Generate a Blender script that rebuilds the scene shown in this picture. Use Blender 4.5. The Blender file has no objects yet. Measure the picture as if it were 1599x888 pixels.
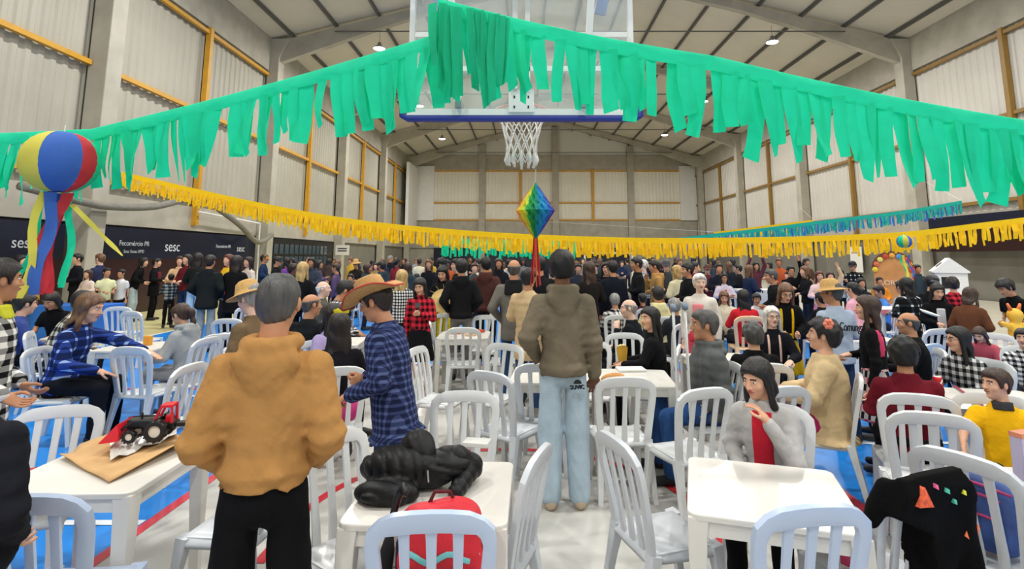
import bpy, bmesh, math, random
import numpy as np
from mathutils import Vector, Matrix
random.seed(7)
rng = np.random.RandomState(11)
SC = bpy.context.scene
COL = SC.collection
PI = math.pi

# ---------------------------------------------------------------- camera
F, CX, HOR, CAMH, TILT = 850.0, 818.0, 400.0, 1.80, 0.14
PYC = HOR - F * TILT
TH = math.atan(TILT); CT, ST = math.cos(TH), math.sin(TH)
cam_d = bpy.data.cameras.new('camera')
cam_d.sensor_width = 36.0; cam_d.sensor_fit = 'HORIZONTAL'
cam_d.lens = F / 1599 * 36.0
cam_d.shift_x = (799.5 - CX) / 1599
cam_d.shift_y = (PYC - 444) / 1599
cam_d.clip_start = 0.05; cam_d.clip_end = 300
cam = bpy.data.objects.new('camera', cam_d); COL.objects.link(cam)
cam.location = (0, 0, CAMH); cam.rotation_euler = (PI / 2 + TH, 0, 0)
SC.camera = cam

# ---------------------------------------------------------------- world, exposure
world = bpy.data.worlds.new('world'); SC.world = world; world.use_nodes = True
world.node_tree.nodes['Background'].inputs[0].default_value = (0.02, 0.025, 0.04, 1)
world.node_tree.nodes['Background'].inputs[1].default_value = 1.0
SC.view_settings.view_transform = 'Standard'
SC.view_settings.look = 'None'
SC.view_settings.gamma = 1.0
SC.view_settings.use_curve_mapping = False
SC.view_settings.exposure = -0.15
SC.cycles.use_denoising = True
LAMP_W = 800.0

def ray(px, py):
    u, v = (px - CX) / F, (PYC - py) / F
    return Vector((u, CT - v * ST, ST + v * CT))
def at_y(px, py, Y):                       # world point at hall depth Y seen at a photo position
    d = ray(px, py); t = Y / d.y
    return Vector((d.x * t, Y, CAMH + d.z * t))
def at_z(px, py, Z=0.0):                   # world point at height Z
    d = ray(px, py); t = (Z - CAMH) / d.z
    return Vector((d.x * t, d.y * t, Z))

ADJ = {  # small shifts that keep people and furniture clear of each other
 'girl with long wavy brown hair in blue plaid shirt reaching over table': (-0, -0.06),
 'girl in grey hoodie with pink scrunchie facing left': (0.011, 0.023),
 'child in pink vest and blue sleeves facing away': (-0, -0.14),
 'bald man in black quilted vest seated with back to viewer': (-0.11, -0.191),
 'dark-haired man in black and white striped shirt leaning on table': (-0.013, 0.033),
 'woman in lilac top seated behind camel hoodie man': (0.02, 0),
 'woman in black hooded jacket holding straw hat': (0.06, 0.104),
 'man in black cap talking behind woman in black hooded jacket': (-0.012, 0.015),
 'man in black hooded jacket and grey trousers, back to viewer': (-0.06, 0.015),
 'bald man in grey jacket with black hood and blue jeans, from behind': (-0, -0.04),
 'woman in black facing viewer left of man in navy cap': (0.01, 0.017),
 'man in black cap and navy vest with rust sleeves, from behind': (-0.005, 0.083),
 'child in grey top and aqua trousers beside navy vest man': (-0.16, 0),
 'man in black coat behind white-haired woman in pink apron': (-0.04, -0.069),
 'woman in glasses with red ribbon across pale purple top': (-0.16, 0),
 'woman in black shirt and yellow apron working at table': (0.052, 0.03),
 'grey-haired person in black and white check shirt, seated far': (0.06, -0.104),
 'dark-haired person in maroon shirt beside cream sweatshirt': (0.087, -0.05),
 'person in black jacket just right of olive hoodie sleeve': (-0.17, 0.088),
 'white-haired woman in glasses and black shirt with hair flower': (0.06, 0),
 'person with grey curly hair in black seen from behind': (0.017, 0.01),
 'woman in beige coat with coral flower in black hair': (0.1, -0.107),
 'bald man in black sweater facing left at right tables': (-0.017, 0.01),
 'person in dark red sweater on white chair with back to viewer': (0.02, 0),
 'woman in glasses and black plaid shirt behind red can': (0.1, 0.173),
 'woman in pink top with black hair at right picture edge': (-0, -0.48),
 'person in denim jacket half hidden left of plaid woman': (-0.036, -0.155),
 'woman in black jacket and white tee holding paper plate': (0, 0.12),
 'woman in brown corduroy jacket bending right over toys': (-0.277, -0.16),
 'girl with pink headband right of straw hat man': (0, 0.1),
 'man in black cap and plaid shirt by white poster': (0.02, 0),
 'person in white beside man in black cap by poster': (-0.008, 0.03),
 'man in black and glasses raising one arm behind tables': (-0.059, 0.077),
 'man in navy jacket facing left by blue cloth table': (0.078, 0.018),
 'person in dark coat behind yellow streamer left': (-0.06, 0),
 'woman in maroon top with long hair facing viewer by banner': (0.023, 0.003),
 'man in dark hooded jacket and grey jeans, from behind at left': (-0.018, -0.008),
 'woman in black with long dark brown hair, from behind at left': (0.018, 0.008),
 'person in white shirt seated far behind quilted vest': (0.021, 0.107),
 'person in wide straw hat and dark top far behind': (-0.022, 0.015),
 'standing man in plum top, 9th from left in the packed background crowd': (-0, -0.12),
 'seated woman in black top, 13th from left in the packed background crowd': (0.018, -0.012),
 'standing woman in jet black top, 21st from left in the packed background crowd': (-0.01, -0.017),
 'standing woman in off-white top, 40th from left in the packed background crowd': (0.021, 0.009),
 'standing woman in near-black top, 62nd from left in the packed background crowd': (-0.035, 0.025),
 'standing man in jet black top, 65th from left in the packed background crowd': (-0, -0.02),
 'standing woman in black top, 80th from left in the packed background crowd': (0.02, -0.035),
 'standing man in steel top, 83rd from left in the packed background crowd': (0.052, 0.03),
 'shade-tinted white plastic chair at bottom left corner seen from behind': (-0.05, -0.087),
 'shade-tinted white plastic chair in front of red backpack, bottom centre': (-0.017, 0.01),
 'empty white plastic chair beside boy in yellow': (-0.179, -0.031),
 'white plastic chair at left side of the empty table': (-0.191, -0.11),
 'white plastic chair right of black jacket table, turned left': (0.017, 0.01),
 'white plastic chair left of black jacket table, facing it': (-0.12, -0.208),
 'grey-white plastic chair just left of olive hoodie man': (-0.11, -0.191),
 'white plastic chair right of olive hoodie man, back to viewer': (0.017, 0.01),
 'white plastic chair across olive table facing viewer': (-0.3, 0),
 'white plastic chair just behind the one across the olive table': (0.105, 0.053),
 'white plastic chair right of plaid-shirted man with straw hat, turned right': (-0.047, -0.004),
 'white plastic chair left of mid-floor table': (-0, -0.04),
 'white plastic chair behind mid-floor table, centre one': (0.238, 0.123),
 'white plastic chair behind mid-floor table, left one': (-0.069, -0.101),
 'white plastic chair behind mid-floor table, right one': (0.03, 0.052),
 'white plastic chair right of mid-floor table, turned left': (0.22, 0),
 'white plastic chair between mid-floor table and olive hoodie man': (0.04, 0.069),
 'white plastic chair with back to viewer between two seated girls': (-0.06, 0),
 'white plastic chair beside girl in grey, next to camel hoodie': (0.028, 0.149),
 'white plastic chair right of camel hoodie man ear': (-0.253, -0.188),
 'white plastic chair beside black puffer sleeve at left': (-0.01, 0.017),
 'shade-tinted white plastic chair behind man in dark red sweater': (0.035, 0.02),
 'white plastic chair stacked far behind straw hat': (0.013, 0.043),
 'white plastic chair at right by the toy table': (-0.08, 0.139),
 'grey plastic chair hidden under black coat with patches': (0.1, 0),
 'white plastic table hidden partly by man in olive hoodie': (-0.027, 0.033),
 'white plastic table behind man with crutches': (-0.08, 0),
 'white plastic table before black-haired woman writing': (0, 0.08),
 'white plastic table before the woman with brown hair and cream top': (0, 0.36),
 'white plastic table with pink cloth edge behind bald man': (-0.062, -0.009),
 'white plastic table behind man in dark plaid shirt': (0.18, 0.312),
 'white plastic table in front of pink-dressed women': (0.08, 0),
}
def adj(label): return Vector(ADJ.get(label, (0, 0)) + (0,) if label in ADJ else (0, 0, 0))

# ---------------------------------------------------------------- materials
def lin(c):
    if isinstance(c, str):
        c = [int(c[i:i + 2], 16) / 255 for i in (0, 2, 4)]
    return tuple((v / 12.92 if v <= 0.04045 else ((v + 0.055) / 1.055) ** 2.4) for v in c[:3]) + (1,)
_mats = {}
def _new(name):
    m = bpy.data.materials.new(name); m.use_nodes = True
    nt = m.node_tree; b = nt.nodes['Principled BSDF']
    return m, nt, b
def mat(name, col, rough=0.5, metal=0.0, noise=0.0, nscale=3.0, bump=0.0, bscale=40.0, spec=0.5, trans=0.0, stretch=None, sub=0.0):
    key = ('m', name, col, rough, metal, noise, nscale, bump, bscale)
    if key in _mats: return _mats[key]
    m, nt, b = _new(name)
    L = nt.links.new
    b.inputs['Base Color'].default_value = lin(col)
    b.inputs['Roughness'].default_value = rough
    b.inputs['Metallic'].default_value = metal
    b.inputs['Specular IOR Level'].default_value = spec
    if sub: b.inputs['Subsurface Weight'].default_value = sub; b.inputs['Subsurface Radius'].default_value = (.01, .004, .002)
    tc = None
    if noise or bump:
        tc = nt.nodes.new('ShaderNodeTexCoord'); src = tc.outputs['Object']
        if stretch:
            mp = nt.nodes.new('ShaderNodeMapping'); mp.inputs['Scale'].default_value = stretch
            L(src, mp.inputs['Vector']); src = mp.outputs['Vector']
    if noise:
        n = nt.nodes.new('ShaderNodeTexNoise'); n.inputs['Scale'].default_value = nscale
        n.inputs['Detail'].default_value = 5; L(src, n.inputs['Vector'])
        r = nt.nodes.new('ShaderNodeMapRange')
        r.inputs['From Min'].default_value = .3; r.inputs['From Max'].default_value = .7
        r.inputs['To Min'].default_value = 1 - noise; r.inputs['To Max'].default_value = 1 + noise
        L(n.outputs['Fac'], r.inputs['Value'])
        mx = nt.nodes.new('ShaderNodeMix'); mx.data_type = 'RGBA'; mx.blend_type = 'MULTIPLY'
        mx.inputs[0].default_value = 1; mx.inputs[6].default_value = lin(col)
        L(r.outputs['Result'], mx.inputs[7]); L(mx.outputs[2], b.inputs['Base Color'])
    if bump:
        n = nt.nodes.new('ShaderNodeTexNoise'); n.inputs['Scale'].default_value = bscale
        n.inputs['Detail'].default_value = 3; L(src, n.inputs['Vector'])
        bp = nt.nodes.new('ShaderNodeBump'); bp.inputs['Strength'].default_value = bump; bp.inputs['Distance'].default_value = .01
        L(n.outputs['Fac'], bp.inputs['Height']); L(bp.outputs['Normal'], b.inputs['Normal'])
    if trans:
        t = nt.nodes.new('ShaderNodeBsdfTranslucent'); t.inputs[0].default_value = lin(col)
        ms = nt.nodes.new('ShaderNodeMixShader'); ms.inputs[0].default_value = trans
        out = nt.nodes['Material Output']
        L(b.outputs[0], ms.inputs[1]); L(t.outputs[0], ms.inputs[2]); L(ms.outputs[0], out.inputs[0])
    _mats[key] = m
    return m
def cloth(col, rough=0.92):
    return mat('cloth_' + (col if isinstance(col, str) else 'x'), col, rough, noise=.10, nscale=9, bump=.25, bscale=60, spec=.15)
def plaid(c1, c2, c3, su=12.0, sv=12.0, w=0.5):
    """woven check: two crossing sets of stripes of the cloth's own dye, c1 both, c2 one, c3 none"""
    key = ('p', c1, c2, c3, su, sv, w)
    if key in _mats: return _mats[key]
    m, nt, b = _new('plaid_cloth'); L = nt.links.new
    tc = nt.nodes.new('ShaderNodeTexCoord'); sp = nt.nodes.new('ShaderNodeSeparateXYZ'); L(tc.outputs['Object'], sp.inputs[0])
    def math_(op, a, bv):
        n = nt.nodes.new('ShaderNodeMath'); n.operation = op
        for i, v in enumerate((a, bv)):
            if isinstance(v, (int, float)): n.inputs[i].default_value = v
            elif v is not None: L(v, n.inputs[i])
        return n.outputs[0]
    u = math_('ADD', sp.outputs[0], math_('MULTIPLY', sp.outputs[1], .8))
    su_ = math_('LESS_THAN', math_('FRACT', math_('MULTIPLY', u, su), None), w)
    sv_ = math_('LESS_THAN', math_('FRACT', math_('MULTIPLY', sp.outputs[2], sv), None), w)
    v = math_('MULTIPLY', math_('ADD', su_, sv_), .5)
    cr = nt.nodes.new('ShaderNodeValToRGB'); cr.color_ramp.interpolation = 'CONSTANT'
    e = cr.color_ramp.elements
    e[0].position = 0; e[0].color = lin(c3)
    e[1].position = .3; e[1].color = lin(c2)
    x = e.new(.75); x.color = lin(c1)
    L(v, cr.inputs[0]); L(cr.outputs[0], b.inputs['Base Color'])
    b.inputs['Roughness'].default_value = .92; b.inputs['Specular IOR Level'].default_value = .15
    _mats[key] = m
    return m
def emit(name, col, s):
    m, nt, b = _new(name)
    b.inputs['Base Color'].default_value = lin(col)
    b.inputs['Emission Color'].default_value = lin(col); b.inputs['Emission Strength'].default_value = s
    return m
def glass(name, col, alpha):
    m, nt, b = _new(name); L = nt.links.new
    b.inputs['Base Color'].default_value = lin(col); b.inputs['Roughness'].default_value = .05
    t = nt.nodes.new('ShaderNodeBsdfTransparent'); ms = nt.nodes.new('ShaderNodeMixShader')
    ms.inputs[0].default_value = alpha
    L(t.outputs[0], ms.inputs[1]); L(b.outputs[0], ms.inputs[2]); L(ms.outputs[0], nt.nodes['Material Output'].inputs[0])
    return m

# ---------------------------------------------------------------- mesh helpers
class MB:
    def __init__(s): s.v = []; s.f = []
    def add(s, vs, fs):
        o = len(s.v); s.v += [tuple(p) for p in vs]; s.f += [tuple(i + o for i in q) for q in fs]; return s
    def box(s, c, d, rot=None):
        x, y, z = (k / 2 for k in d)
        vs = [Vector(p) for p in ((-x,-y,-z),(x,-y,-z),(x,y,-z),(-x,y,-z),(-x,-y,z),(x,-y,z),(x,y,z),(-x,y,z))]
        if rot is not None: vs = [rot @ p for p in vs]
        return s.add([p + Vector(c) for p in vs], [(0,3,2,1),(4,5,6,7),(0,1,5,4),(1,2,6,5),(2,3,7,6),(3,0,4,7)])
    def bb(s, a, b):
        return s.box([(a[i] + b[i]) / 2 for i in range(3)], [abs(b[i] - a[i]) for i in range(3)])
    def sweep(s, pts, w, t, side=(1, 0, 0), n=8, sq=0.35, closed=False):
        """sweep a rounded rectangle (w across, t thick; numbers or lists) along pts; side: preferred width direction"""
        P = [Vector(p) for p in pts]; N = len(P)
        W = w if isinstance(w, (list, tuple)) else [w] * N
        T = t if isinstance(t, (list, tuple)) else [t] * N
        rings = []
        for i, p in enumerate(P):
            if closed: tan = P[(i + 1) % N] - P[i - 1]
            else: tan = P[min(i + 1, N - 1)] - P[max(i - 1, 0)]
            tan.normalize()
            sd = Vector(side(i) if callable(side) else side); sd = sd - tan * sd.dot(tan)
            if sd.length < 1e-4: sd = tan.orthogonal()
            sd.normalize(); nm = tan.cross(sd)
            ring = []
            for k in range(n):
                a = 2 * PI * (k + .5) / n; c_, s_ = math.cos(a), math.sin(a)
                ex = sq if n >= 8 else 1
                cx = math.copysign(abs(c_) ** ex, c_); sy = math.copysign(abs(s_) ** ex, s_)
                if n == 4: cx, sy = math.copysign(1, c_), math.copysign(1, s_)
                ring.append(p + sd * (cx * W[i] / 2) + nm * (sy * T[i] / 2))
            rings.append(ring)
        vs = [q for r in rings for q in r]; fs = []
        for i in range(N if closed else N - 1):
            j = (i + 1) % N
            for k in range(n):
                k2 = (k + 1) % n
                fs.append((i * n + k, i * n + k2, j * n + k2, j * n + k))
        if not closed:
            fs.append(tuple(range(n - 1, -1, -1))); fs.append(tuple((N - 1) * n + k for k in range(n)))
        return s.add(vs, fs)
    def tube(s, pts, r, n=8, closed=False):
        R = r if isinstance(r, (list, tuple)) else [r] * len(pts)
        d = [2 * q for q in R]
        sd = (0.31, 0.17, 0.93)
        return s.sweep(pts, d, d, sd, n=n, sq=1.0, closed=closed)
    def lathe(s, prof, n=24, c=(0, 0, 0), a0=0, a1=2 * PI, rot=None):
        full = abs(a1 - a0 - 2 * PI) < 1e-6; m = n if full else n + 1
        vs = []
        for r, z in prof:
            for k in range(m):
                a = a0 + (a1 - a0) * k / n
                p = Vector((r * math.cos(a), r * math.sin(a), z))
                if rot is not None: p = rot @ p
                vs.append(p + Vector(c))
        fs = []
        for i in range(len(prof) - 1):
            for k in range(n):
                k2 = (k + 1) % m
                fs.append((i * m + k, i * m + k2, (i + 1) * m + k2, (i + 1) * m + k))
        return s.add(vs, fs)
    def prism(s, poly, y0, y1, axis='y'):
        n = len(poly); vs = []
        for y in (y0, y1):
            for a, b in poly:
                vs.append({'y': (a, y, b), 'x': (y, a, b), 'z': (a, b, y)}[axis])
        fs = [tuple(range(n)), tuple(range(2 * n - 1, n - 1, -1))] + [(i, (i + 1) % n + 0, (i + 1) % n + n, i + n) for i in range(n)]
        return s.add(vs, fs)
    def mesh(s, name, m=None, smooth=False, bevel=0, seg=2, angle=40):
        me = bpy.data.meshes.new(name); me.from_pydata(s.v, [], s.f)
        bm = bmesh.new(); bm.from_mesh(me)
        bmesh.ops.recalc_face_normals(bm, faces=bm.faces)
        if bevel:
            ed = [e for e in bm.edges if len(e.link_faces) == 2 and e.calc_face_angle(0) > math.radians(angle)]
            bmesh.ops.bevel(bm, geom=ed, offset=bevel, segments=seg, affect='EDGES', profile=.6)
        bm.to_mesh(me); bm.free()
        if smooth:
            me.polygons.foreach_set('use_smooth', [True] * len(me.polygons))
        if m: me.materials.append(m)
        return me
    def obj(s, name, m, parent=None, **k):
        return link(name, s.mesh(name, m, **k), parent)
def link(name, me, parent=None):
    o = bpy.data.objects.new(name, me); COL.objects.link(o)
    if parent is not None: o.parent = parent
    return o
def np_mesh(name, V, Q, m=None, smooth=True):
    me = bpy.data.meshes.new(name); n = len(Q)
    me.vertices.add(len(V)); me.vertices.foreach_set('co', np.ascontiguousarray(V, np.float32).ravel())
    me.loops.add(n * 4); me.loops.foreach_set('vertex_index', np.ascontiguousarray(Q, np.int32).ravel())
    me.polygons.add(n); me.polygons.foreach_set('loop_start', np.arange(0, n * 4, 4, dtype=np.int32))
    if smooth: me.polygons.foreach_set('use_smooth', np.ones(n, bool))
    me.update(calc_edges=True)
    if m: me.materials.append(m)
    return me
def empty(name, loc=(0, 0, 0), rz=0.0):
    o = bpy.data.objects.new(name, None); COL.objects.link(o); o.empty_display_size = .1
    o.location = loc; o.rotation_euler = (0, 0, rz); return o
def tag(o, label, cat, group=None, kind=None):
    o['label'] = label; o['category'] = cat
    if group: o['group'] = group
    if kind: o['kind'] = kind
    return o
def struct(o, label=None, cat=None):
    o['kind'] = 'structure'
    if label: o['label'] = label
    if cat: o['category'] = cat
    return o
def copy_tree(o, parent=None):
    c = o.copy(); COL.objects.link(c); c.parent = parent
    for ch in o.children: copy_tree(ch, c)
    return c
def text(name, body, size, m, parent, loc, rot, align='CENTER', depth=.002):
    cu = bpy.data.curves.new(name, 'FONT'); cu.body = body; cu.size = size; cu.extrude = depth
    cu.align_x = align; cu.align_y = 'CENTER'
    tmp = bpy.data.objects.new(name, cu); COL.objects.link(tmp)
    dg = bpy.context.evaluated_depsgraph_get()
    me = bpy.data.meshes.new_from_object(tmp.evaluated_get(dg)); bpy.data.objects.remove(tmp)
    me.name = name; me.materials.clear(); me.materials.append(m)
    o = link(name, me, parent); o.location = loc; o.rotation_euler = rot
    return o

# ================================================================ the hall
XL, XR, Y0, Y1 = -12.5, 19.0, -9.0, 60.0
RIDGE_X, EAVE, RIDGE = 3.25, 12.4, 16.5
FR = [4.8 + 10.5 * k for k in range(-1, 6)]           # portal frames: -5.7 .. 57.3
def roof_z(x): return EAVE + (RIDGE - EAVE) * (1 - abs(x - RIDGE_X) / (XR - RIDGE_X))
m_conc = mat('concrete', 'aba698', .85, noise=.12, nscale=1.5, bump=.2, bscale=20)
m_conc_d = mat('dark_concrete', '76746a', .9, noise=.10, nscale=1.2, bump=.2, bscale=20)
m_sheet = mat('wall_sheet', 'aaa697', .6, noise=.05, nscale=.7)
m_sheet_r = mat('wall_sheet_white', 'c8c4ba', .6, noise=.05, nscale=.7)
m_sheet_e = mat('end_sheet', 'e6e2d4', .6, noise=.04, nscale=.7)
m_girt = mat('yellow_steel', 'c79327', .5, noise=.08, nscale=3)
m_girt_r = mat('ochre_steel', '8a6a2c', .5, noise=.08, nscale=3)
m_roof = mat('roof_sheet', 'cdc8ba', .55, noise=.06, nscale=.5)
m_purl = mat('purlin_steel', '5d5c58', .6)
m_white = mat('white_paint', 'e6e5e0', .5, noise=.03)
m_gable = mat('gable_sheet', 'd9d8d2', .6, noise=.04, nscale=.6)
m_black = mat('black_plastic', '0b0b0c', .45)
m_navy = mat('navy_banner', '10182e', .25, noise=.08)
m_maroon = mat('maroon_banner', '2c1416', .25, noise=.08)

# floor: blue court with a pale key, cream margin and painted lines
m_blue = mat('court_blue', '1c84dc', .28, noise=.07, nscale=1.2, bump=.03, bscale=8)
m_key = mat('court_pale_grey', 'c2c0b9', .27, noise=.08, nscale=1.1, bump=.03, bscale=8)
m_cream = mat('court_cream', 'd8cf96', .3, noise=.06, nscale=1)
floor = struct(MB().bb((XL, Y0, -.2), (XR, Y1, 0)).obj('floor', m_blue), 'glossy blue and pale grey painted sports court floor', 'floor')
def paint(name, poly, z, m):
    return MB().add([(x, y, z) for x, y in poly], [tuple(range(len(poly)))]).obj(name, m, floor)
KX0, KX1 = -2.55, 2.45
paint('key_paint', [(KX0, Y0), (KX1, Y0), (KX1, 9.4), (KX0, 9.4)], .002, m_key)
paint('margin_paint', [(XL, Y0), (-8.6, Y0), (-8.6, Y1), (XL, Y1)], .002, m_cream)
paint('far_bounce_paint', [(-8.6, 21), (XR, 21), (XR, Y1), (-8.6, Y1)], .003, mat('court_bounce_grey', 'c9c3b0', .3, noise=.06, nscale=1))  # pale tone added on the hidden far floor to cut blue bounce
paint('side_bounce_paint', [(9.5, Y0), (XR, Y0), (XR, 21), (9.5, 21)], .003, mat('court_bounce_grey', 'c9c3b0', .3, noise=.06, nscale=1))  # same added pale tone against blue bounce, right side
m_redl = mat('line_red', 'c9303a', .35, noise=.06); m_whl = mat('line_white', 'dfe6ea', .35)
for x in (KX0, KX1): paint('court_line', [(x - .04, Y0), (x + .04, Y0), (x + .04, 9.44), (x - .04, 9.44)], .004, m_redl)
paint('court_line', [(KX0, 9.36), (KX1, 9.36), (KX1, 9.44), (KX0, 9.44)], .004, m_redl)
def arc_line(cx, cy, r, a0, a1, m, w=.07, n=40, tail=0):
    mb = MB(); pts = []
    if tail: pts.append((cx + r, cy - tail, 1, 0))
    for i in range(n + 1):
        a = a0 + (a1 - a0) * i / n; pts.append((cx + r * math.cos(a), cy + r * math.sin(a), math.cos(a), math.sin(a)))
    if tail: pts.append((cx - r, cy - tail, -1, 0))
    vs = []
    for x, y, nx, ny in pts: vs += [(x - nx * w / 2, y - ny * w / 2, .005), (x + nx * w / 2, y + ny * w / 2, .005)]
    mb.add(vs, [(2 * i, 2 * i + 1, 2 * i + 3, 2 * i + 2) for i in range(len(pts) - 1)])
    return mb.obj('court_line', m, floor)
arc_line(-.15, 4.0, 1.42, 0, PI, m_redl, tail=.5)
arc_line(-.05, 9.4, 1.8, 0, PI, m_whl)
for y, x0, x1 in ((4.0, KX1 + .05, 8.5), (4.0, -8.5, KX0 - .05), (5.6, 2.9, 8.5), (7.4, -8.5, -2.7)):
    paint('court_line', [(x0, y - .035), (x1, y - .035), (x1, y + .035), (x0, y + .035)], .004, m_whl)
paint('court_line', [(-8.5, 7.75), (-2.7, 7.75), (-2.7, 7.83), (-8.5, 7.83)], .004, m_redl)
for x in (-8.55, 8.55): paint('court_line', [(x - .04, Y0), (x + .04, Y0), (x + .04, 45), (x - .04, 45)], .004, m_whl)

# ceiling
ceil = struct(MB().add([(XL, Y0, EAVE), (RIDGE_X, Y0, RIDGE), (XR, Y0, EAVE), (XL, Y1, EAVE), (RIDGE_X, Y1, RIDGE), (XR, Y1, EAVE),
    (XL, Y0, EAVE + .2), (RIDGE_X, Y0, RIDGE + .2), (XR, Y0, EAVE + .2), (XL, Y1, EAVE + .2), (RIDGE_X, Y1, RIDGE + .2), (XR, Y1, EAVE + .2)],
    [(0, 1, 4, 3), (1, 2, 5, 4), (6, 9, 10, 7), (7, 10, 11, 8), (0, 6, 7, 1), (1, 7, 8, 2), (3, 4, 10, 9), (4, 5, 11, 10), (0, 3, 9, 6), (2, 8, 11, 5)]).obj('ceiling', m_roof),
    'grey metal sheet roof over concrete frames', 'ceiling')
for i in range(15):
    x = XL + 1.1 + i * 2.1; z = roof_z(x) - .1
    MB().bb((x - .05, Y0, z - .1), (x + .05, Y1, z + .08)).obj('purlin', m_purl, ceil)
for y in FR:
    for sgn in (0, 1):
        xa = XL + .3 if sgn == 0 else XR - .3
        za = roof_z(xa)
        n = 6; vs = []
        for i in range(n + 1):
            t = i / n; x = xa + (RIDGE_X - xa) * t; z = roof_z(x) - .2
            dep = 1.15 - .75 * min(1, t * 2.2) if t < .46 else .42 + .1 * (t - .46)
            for yy in (y - .16, y + .16): vs += [(x, yy, z), (x, yy, z - dep)]
        fs = []
        for i in range(n):
            a = 4 * i; b = a + 4
            fs += [(a, b, b + 1, a + 1), (a + 2, a + 3, b + 3, b + 2), (a, a + 2, b + 2, b), (a + 1, b + 1, b + 3, a + 3)]
        fs += [(0, 1, 3, 2), (4 * n, 4 * n + 2, 4 * n + 3, 4 * n + 1)]
        MB().add(vs, fs).obj('rafter', m_conc, ceil)
    MB().tube([(XL + 3.2, y - .3, EAVE + .35), (XR - 3.2, y - .3, EAVE + .35)], .035, 6).obj('tie_rod', m_purl, ceil)

# side walls
def corr(w, h, m, name='sheet_panel', pitch=.36, amp=.045):
    n = int(w / pitch); p = w / n; vs = []; xs = []
    for i in range(n):
        for fx, d in ((0, 0), (.35, 0), (.5, amp), (.85, amp)): xs.append(((i + fx) * p, d))
    xs.append((w, 0))
    for x, d in xs: vs += [(x, d, 0), (x, d, h)]
    return MB().add(vs, [(2 * i, 2 * i + 2, 2 * i + 3, 2 * i + 1) for i in range(len(xs) - 1)]).mesh(name, m)
G = (4.0, 7.3, 10.55)
def side_wall(name, X, s, m_sh, m_gi, lowmat, label):
    """s=+1: the hall lies on the +X side"""
    w = struct(MB().bb((X - s * .35, Y0, 2.75), (X, Y1, 3.65)).bb((X - s * .35, Y0, 10.75), (X + s * .1, Y1, EAVE + .3)).bb((X - s * .5, Y0, 0), (X - s * .3, Y1, EAVE)).obj(name, m_conc), label, 'wall')
    lo = corr(4.9, G[1] - 3.6, m_sh); hi = corr(4.9, 10.8 - G[1], m_sh)
    gi = MB().box((0, 0, 0), (.14, 9.9, .14)).mesh('girt', m_gi)
    mu = MB().bb((-.1, -.1, 2.95), (.1, .1, 10.75)).mesh('mullion', m_gi)
    for k in range(len(FR) + 1):
        ya = FR[k - 1] if k else FR[0] - 10.5
        for half in (0, 1):
            for me, z in ((lo, 3.6), (hi, G[1])):
                o = link('sheet_panel', me, w); o.location = (X - s * .1, ya + .33 + half * 5.05, z)
                o.rotation_euler = (0, 0, PI / 2)
        if ya + 5.25 < Y1:
            o = link('mullion', mu, w); o.location = (X + s * .08, ya + 5.25, 0)
        for g in G:
            if ya + 10 < Y1 + 8:
                o = link('girt', gi, w); o.location = (X + s * .06, ya + 5.25, g)
    cm = MB().add([(0, -.3, 0), (0, .3, 0), (s * .55, .3, 0), (s * .55, -.3, 0), (0, -.3, 11.4), (0, .3, 11.4), (s * .55, .3, 11.4), (s * .55, -.3, 11.4),
                   (0, -.3, EAVE), (0, .3, EAVE), (s * 1.0, .3, EAVE), (s * 1.0, -.3, EAVE)],
                  [(0, 1, 2, 3), (0, 4, 5, 1), (1, 5, 6, 2), (2, 6, 7, 3), (3, 7, 4, 0), (4, 8, 9, 5), (5, 9, 10, 6), (6, 10, 11, 7), (7, 11, 8, 4), (8, 11, 10, 9)]).mesh('column', m_conc, bevel=.03)
    for y in FR:
        o = link('column', cm, w); o.location = (X, y, 0)
    # lower wall bay by bay
    for k in range(len(FR) + 1):
        ya = (FR[k - 1] if k else FR[0] - 10.5) + .3; yb = min(ya + 9.9, Y1)
        if yb - ya < .5: continue
        mm = lowmat(k)
        MB().bb((X - s * .3, ya, 0), (X - s * .12, yb, 2.76)).obj('lower_wall', mm, w)
    return w
wall_left = side_wall('wall_left', XL, 1, m_sheet, m_girt, lambda k: {5: m_conc_d, 6: m_conc_d, 7: m_conc_d}.get(k, m_black), 'left wall of pale corrugated sheet with yellow rails')
wall_right = side_wall('wall_right', XR, -1, m_sheet_r, m_girt_r, lambda k: m_conc_d, 'right wall of whitish sheet above grey concrete')

# end wall
wb = MB().bb((XL, Y1, 0), (XR, Y1 + .3, EAVE))
wall_end = struct(wb.obj('wall_end', m_conc), 'far end wall of corrugated sheet with concrete columns', 'wall')
MB().prism([(XL, EAVE - .1), (XR, EAVE - .1), (RIDGE_X, RIDGE)], Y1 + .02, Y1 + .25).obj('gable_panel', m_gable, wall_end)
MB().bb((XL, Y1 - .25, 11.4), (XR, Y1 + .05, 12.9)).obj('tie_beam', m_conc, wall_end)
MB().bb((XL, Y1 - .2, 2.7), (XR, Y1 + .05, 5.7)).obj('lintel', m_conc, wall_end)
ecols = [-4.6, 3.5, 11.8]
for x in ecols: MB().bb((x - .35, Y1 - .5, 0), (x + .35, Y1, roof_z(x) - .3)).obj('column', m_conc, wall_end)
edges = [-9.9] + ecols + [17.2]
for a, b in zip(edges[:-1], edges[1:]):
    for z0, z1 in ((5.6, 7.65), (7.65, 11.4)):
        o = link('sheet_panel', corr(b - a, z1 - z0, m_sheet_e), wall_end); o.location = (a, Y1 - .14, z0)
    for z in (5.75, 7.65, 11.2): MB().bb((a, Y1 - .3, z - .08), (b, Y1 - .05, z + .08)).obj('girt', m_girt, wall_end)
for x in (-.4, 7.6): MB().bb((x - .13, Y1 - .34, 5.6), (x + .13, Y1 - .05, 11.4)).obj('mullion', m_girt, wall_end)
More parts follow.
